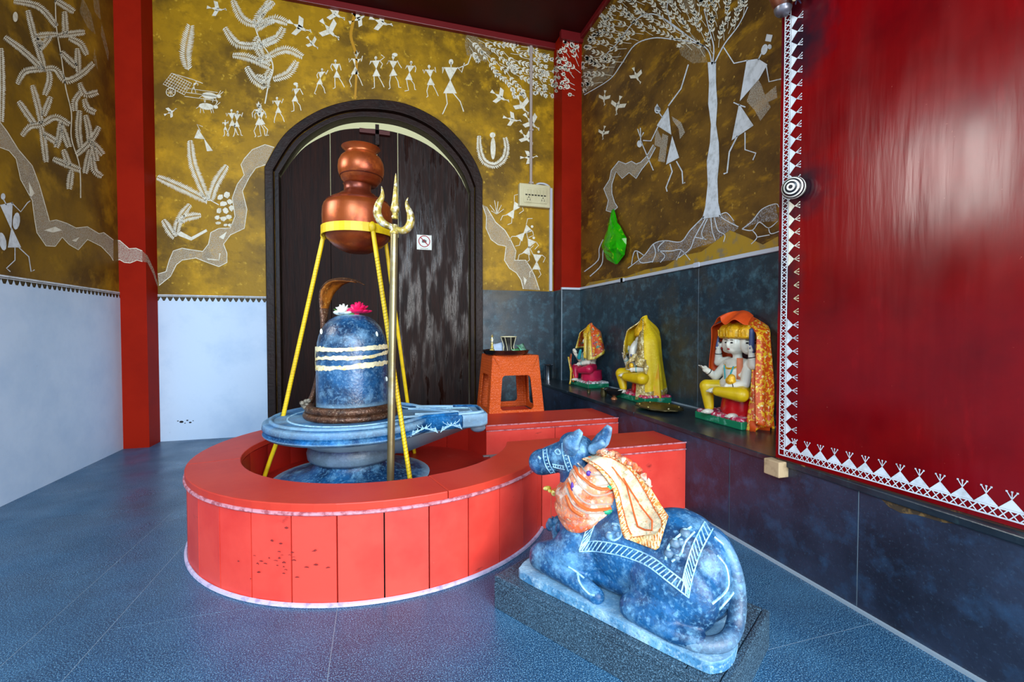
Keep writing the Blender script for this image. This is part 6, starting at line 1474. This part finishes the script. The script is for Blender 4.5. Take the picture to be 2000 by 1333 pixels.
# fine pleat lines lying in the folds
def onboth(px, py, off): 
    h = bvs.ray_cast(_C, ray(px, py).normalized()); return None if h[0] is None else h[0] + h[1] * off
def lay(name, paths, r, m, off=.002, parent=sf):
    mb = MB()
    for P in paths:
        pts = [onboth(p.x, p.y, off) for p in catmull([(x, y, 0) for x, y in P], 6)]; pts = [p for p in pts if p]
        if len(pts) > 1: mb.tube(pts, r, 6)
    if mb.f: return mb.build(name, m, parent, smooth=True)
lay('silver_pleat', [[(1112, 935), (1125, 965), (1150, 985), (1195, 985)], [(1108, 955), (1120, 985), (1150, 1003), (1195, 1000)], [(1130, 915), (1140, 940), (1165, 950), (1200, 945)], [(1118, 920), (1135, 950), (1160, 968), (1198, 962)], [(1128, 905), (1150, 925), (1180, 930)]], .0035, mat('silver_thread', '#b8a898', .4, metal=.3))
lay('orange_pleat', [[(1110, 945), (1122, 975), (1150, 996), (1194, 993)], [(1122, 912), (1138, 935), (1170, 955), (1200, 952)], [(1106, 968), (1118, 995), (1138, 1008)]], .006, M_orangecord)
for px, py, m_, s in ((1150, 925, M_purple, (.010, .006, .010)), (1118, 952, M_purple, (.006, .006, .018)), (1188, 1000, M_greenbead, (.022, .008, .010)), (1190, 952, M_greenbead, (.010, .006, .010)), (1222, 918, M_greenbead, (.008, .006, .008))):
    p = onboth(px, py, .002)
    if p: MB().ell(p, s, seg=12, rings=8).build('sequin_patch', m_, sf, smooth=True)
# hanging end panel: pointed strip over hump and flank
Lft = [(1136, 897), (1168, 918), (1196, 955), (1206, 1000), (1213, 1035), (1220, 1052)]
Rgt = [(1166, 887), (1204, 893), (1240, 914), (1268, 950), (1290, 985), (1305, 1008)]
Btm = [(1222, 1052), (1250, 1067), (1285, 1077), (1292, 1045), (1305, 1008)]
LA = [(p.x, p.y) for p in catmull([(x, y, 0) for x, y in Lft], 6)]; RA = [(p.x, p.y) for p in catmull([(x, y, 0) for x, y in Rgt], 6)]
nr_ = len(LA); rows = []; tip = (1285, 1077)
def surf(px, py, off):
    h = bvs.ray_cast(_C, ray(px, py).normalized()); 
    return h[0] + h[1] * off if h[0] is not None else None
pxrows = []
for i in range(nr_):
    pxrows.append([(LA[i][0] + (RA[i][0] - LA[i][0]) * j / 12, LA[i][1] + (RA[i][1] - LA[i][1]) * j / 12) for j in range(13)])
for s in (.2, .4, .6, .8, 1.0):   # pointed bottom
    a, b = LA[-1], RA[-1]; pr_ = []
    for j in range(13):
        t = j / 12; base = (a[0] + (b[0] - a[0]) * t, a[1] + (b[1] - a[1]) * t)
        k = (t / .72 if t < .72 else (1 - t) / .28); full = (a[0] + (tip[0] - a[0]) * (t / .72), a[1] + (tip[1] - a[1]) * (t / .72)) if t < .72 else (tip[0] + (b[0] - tip[0]) * ((t - .72) / .28), tip[1] + (b[1] - tip[1]) * ((t - .72) / .28))
        pr_.append((base[0] + (full[0] - base[0]) * s, base[1] + (full[1] - base[1]) * s))
    pxrows.append(pr_)
pts3 = [[surf(x, y, .012) for x, y in r] for r in pxrows]
# fill misses from neighbours, then relax so the cloth bridges hollows
G = np.array([[tuple(p) if p else (np.nan,) * 3 for p in r] for r in pts3])
dist0 = np.linalg.norm(np.nan_to_num(G, nan=0) - np.array(_C), axis=2)
D_ = np.where(np.isnan(G[:, :, 0]), np.nan, dist0); med = np.nanmedian(D_, axis=1)
for i in range(D_.shape[0]):
    for j in range(D_.shape[1]):
        if np.isnan(D_[i, j]): D_[i, j] = med[i]
for _ in range(5):
    P_ = np.pad(D_, 1, mode='edge'); avg = (P_[:-2, 1:-1] + P_[2:, 1:-1] + P_[1:-1, :-2] + P_[1:-1, 2:]) / 4; D_ = np.minimum(D_, avg + .004)
def c3(i, j, off=0): x, y = pxrows[i][j]; return _C + ray(x, y).normalized() * (D_[i, j] - .004 - off)
NRr = len(pxrows)
pan = [[c3(i, j) for j in range(13)] for i in range(NRr)]
MB().grid(pan).build('hanging_panel', M_cream, sf, smooth=True, solid=.004)
# borders of the panel (outer two columns and lower rows), a little proud
for j0, j1 in ((0, 2), (10, 12)): MB().grid([[c3(i, j, .004) for j in range(j0, j1 + 1)] for i in range(NRr)]).build('panel_border', M_border, sf, smooth=True, solid=.004)
MB().grid([[c3(i, j, .004) for j in range(0, 13)] for i in range(NRr - 4, NRr)]).build('panel_border', M_border, sf, smooth=True, solid=.004)
def prow(u, v):   # u 0..12, v 0..NRr-1
    i = min(int(v), NRr - 2); j = min(int(u), 11); f, g_ = v - i, u - j
    a = c3(i, j, .007).lerp(c3(i, j + 1, .007), g_); b = c3(i + 1, j, .007).lerp(c3(i + 1, j + 1, .007), g_); return a.lerp(b, f)
MB().tube([prow(u, v) for u, v in ((5.5, 0), (5.8, 8), (5.6, 14), (4.6, 22), (4.2, 27), (5.5, 30.5), (7.4, 31.2), (8.0, 28), (7.3, 22), (6.3, 16), (5.9, 12))], .003, 6).build('orange_piping', M_orangecord, sf, smooth=True)
MB().tube([prow(1.9 , v) for v in range(0, NRr - 5)], .0018, 5).build('orange_piping', M_orangecord, sf); MB().tube([prow(10.1, v) for v in range(0, NRr - 5)], .0018, 5).build('orange_piping', M_orangecord, sf)
# zigzag stitching on the borders
mb = MB()
for u_a, u_b in ((.3, 1.7), (10.3, 11.7)):
    pts = [prow(u_a if k % 2 else u_b, k * .62) for k in range(int((NRr - 2) / .62))]; mb.tube(pts, .0022, 4)
pts = [prow(.4 + k * .4, NRr - 1.3 if k % 2 else NRr - 3.6) for k in range(29)]; mb.tube(pts, .0022, 4)
mb.build('zigzag_stitching', M_paste, sf)
# ruffle on the far side of the neck
mb = MB(); mb.tube([prow(12, .5 + k * .55) + Vector((0, .004 * math.sin(k * 2.1), .006 + .005 * math.sin(k * 1.7))) for k in range(34)], [.009 + .005 * math.sin(k * 1.9) for k in range(34)], 8)
mb.build('ruffled_edge', M_scarf, sf, smooth=True)
# thin cord hanging from chin to the knobs
cd = thing('orange_thread', 'thin orange thread with a gold bow hanging below the chin of the bull', 'thread', tuple(NL(.13, -.03, .44)))
MB().tube([NL(.115, -.02, .435), NL(.108, -.015, .36), NL(.10, -.0, .285)], .0022, 5).build('thread', mat('coral_thread', '#d8583c', .6), cd)
MB().ell(NL(.10, -.03, .445), (.018, .008, .010)).ell(NL(.135, -.03, .435), (.012, .010, .014)).ell(NL(.118, -.035, .44), (.008, .008, .008)).build('bow', M_goldcloth, cd, smooth=True)
MB().cap(NL(.125, -.03, .44), .006, NL(.165, -.03, .46), .008).build('end', M_orangecord, cd, smooth=True)
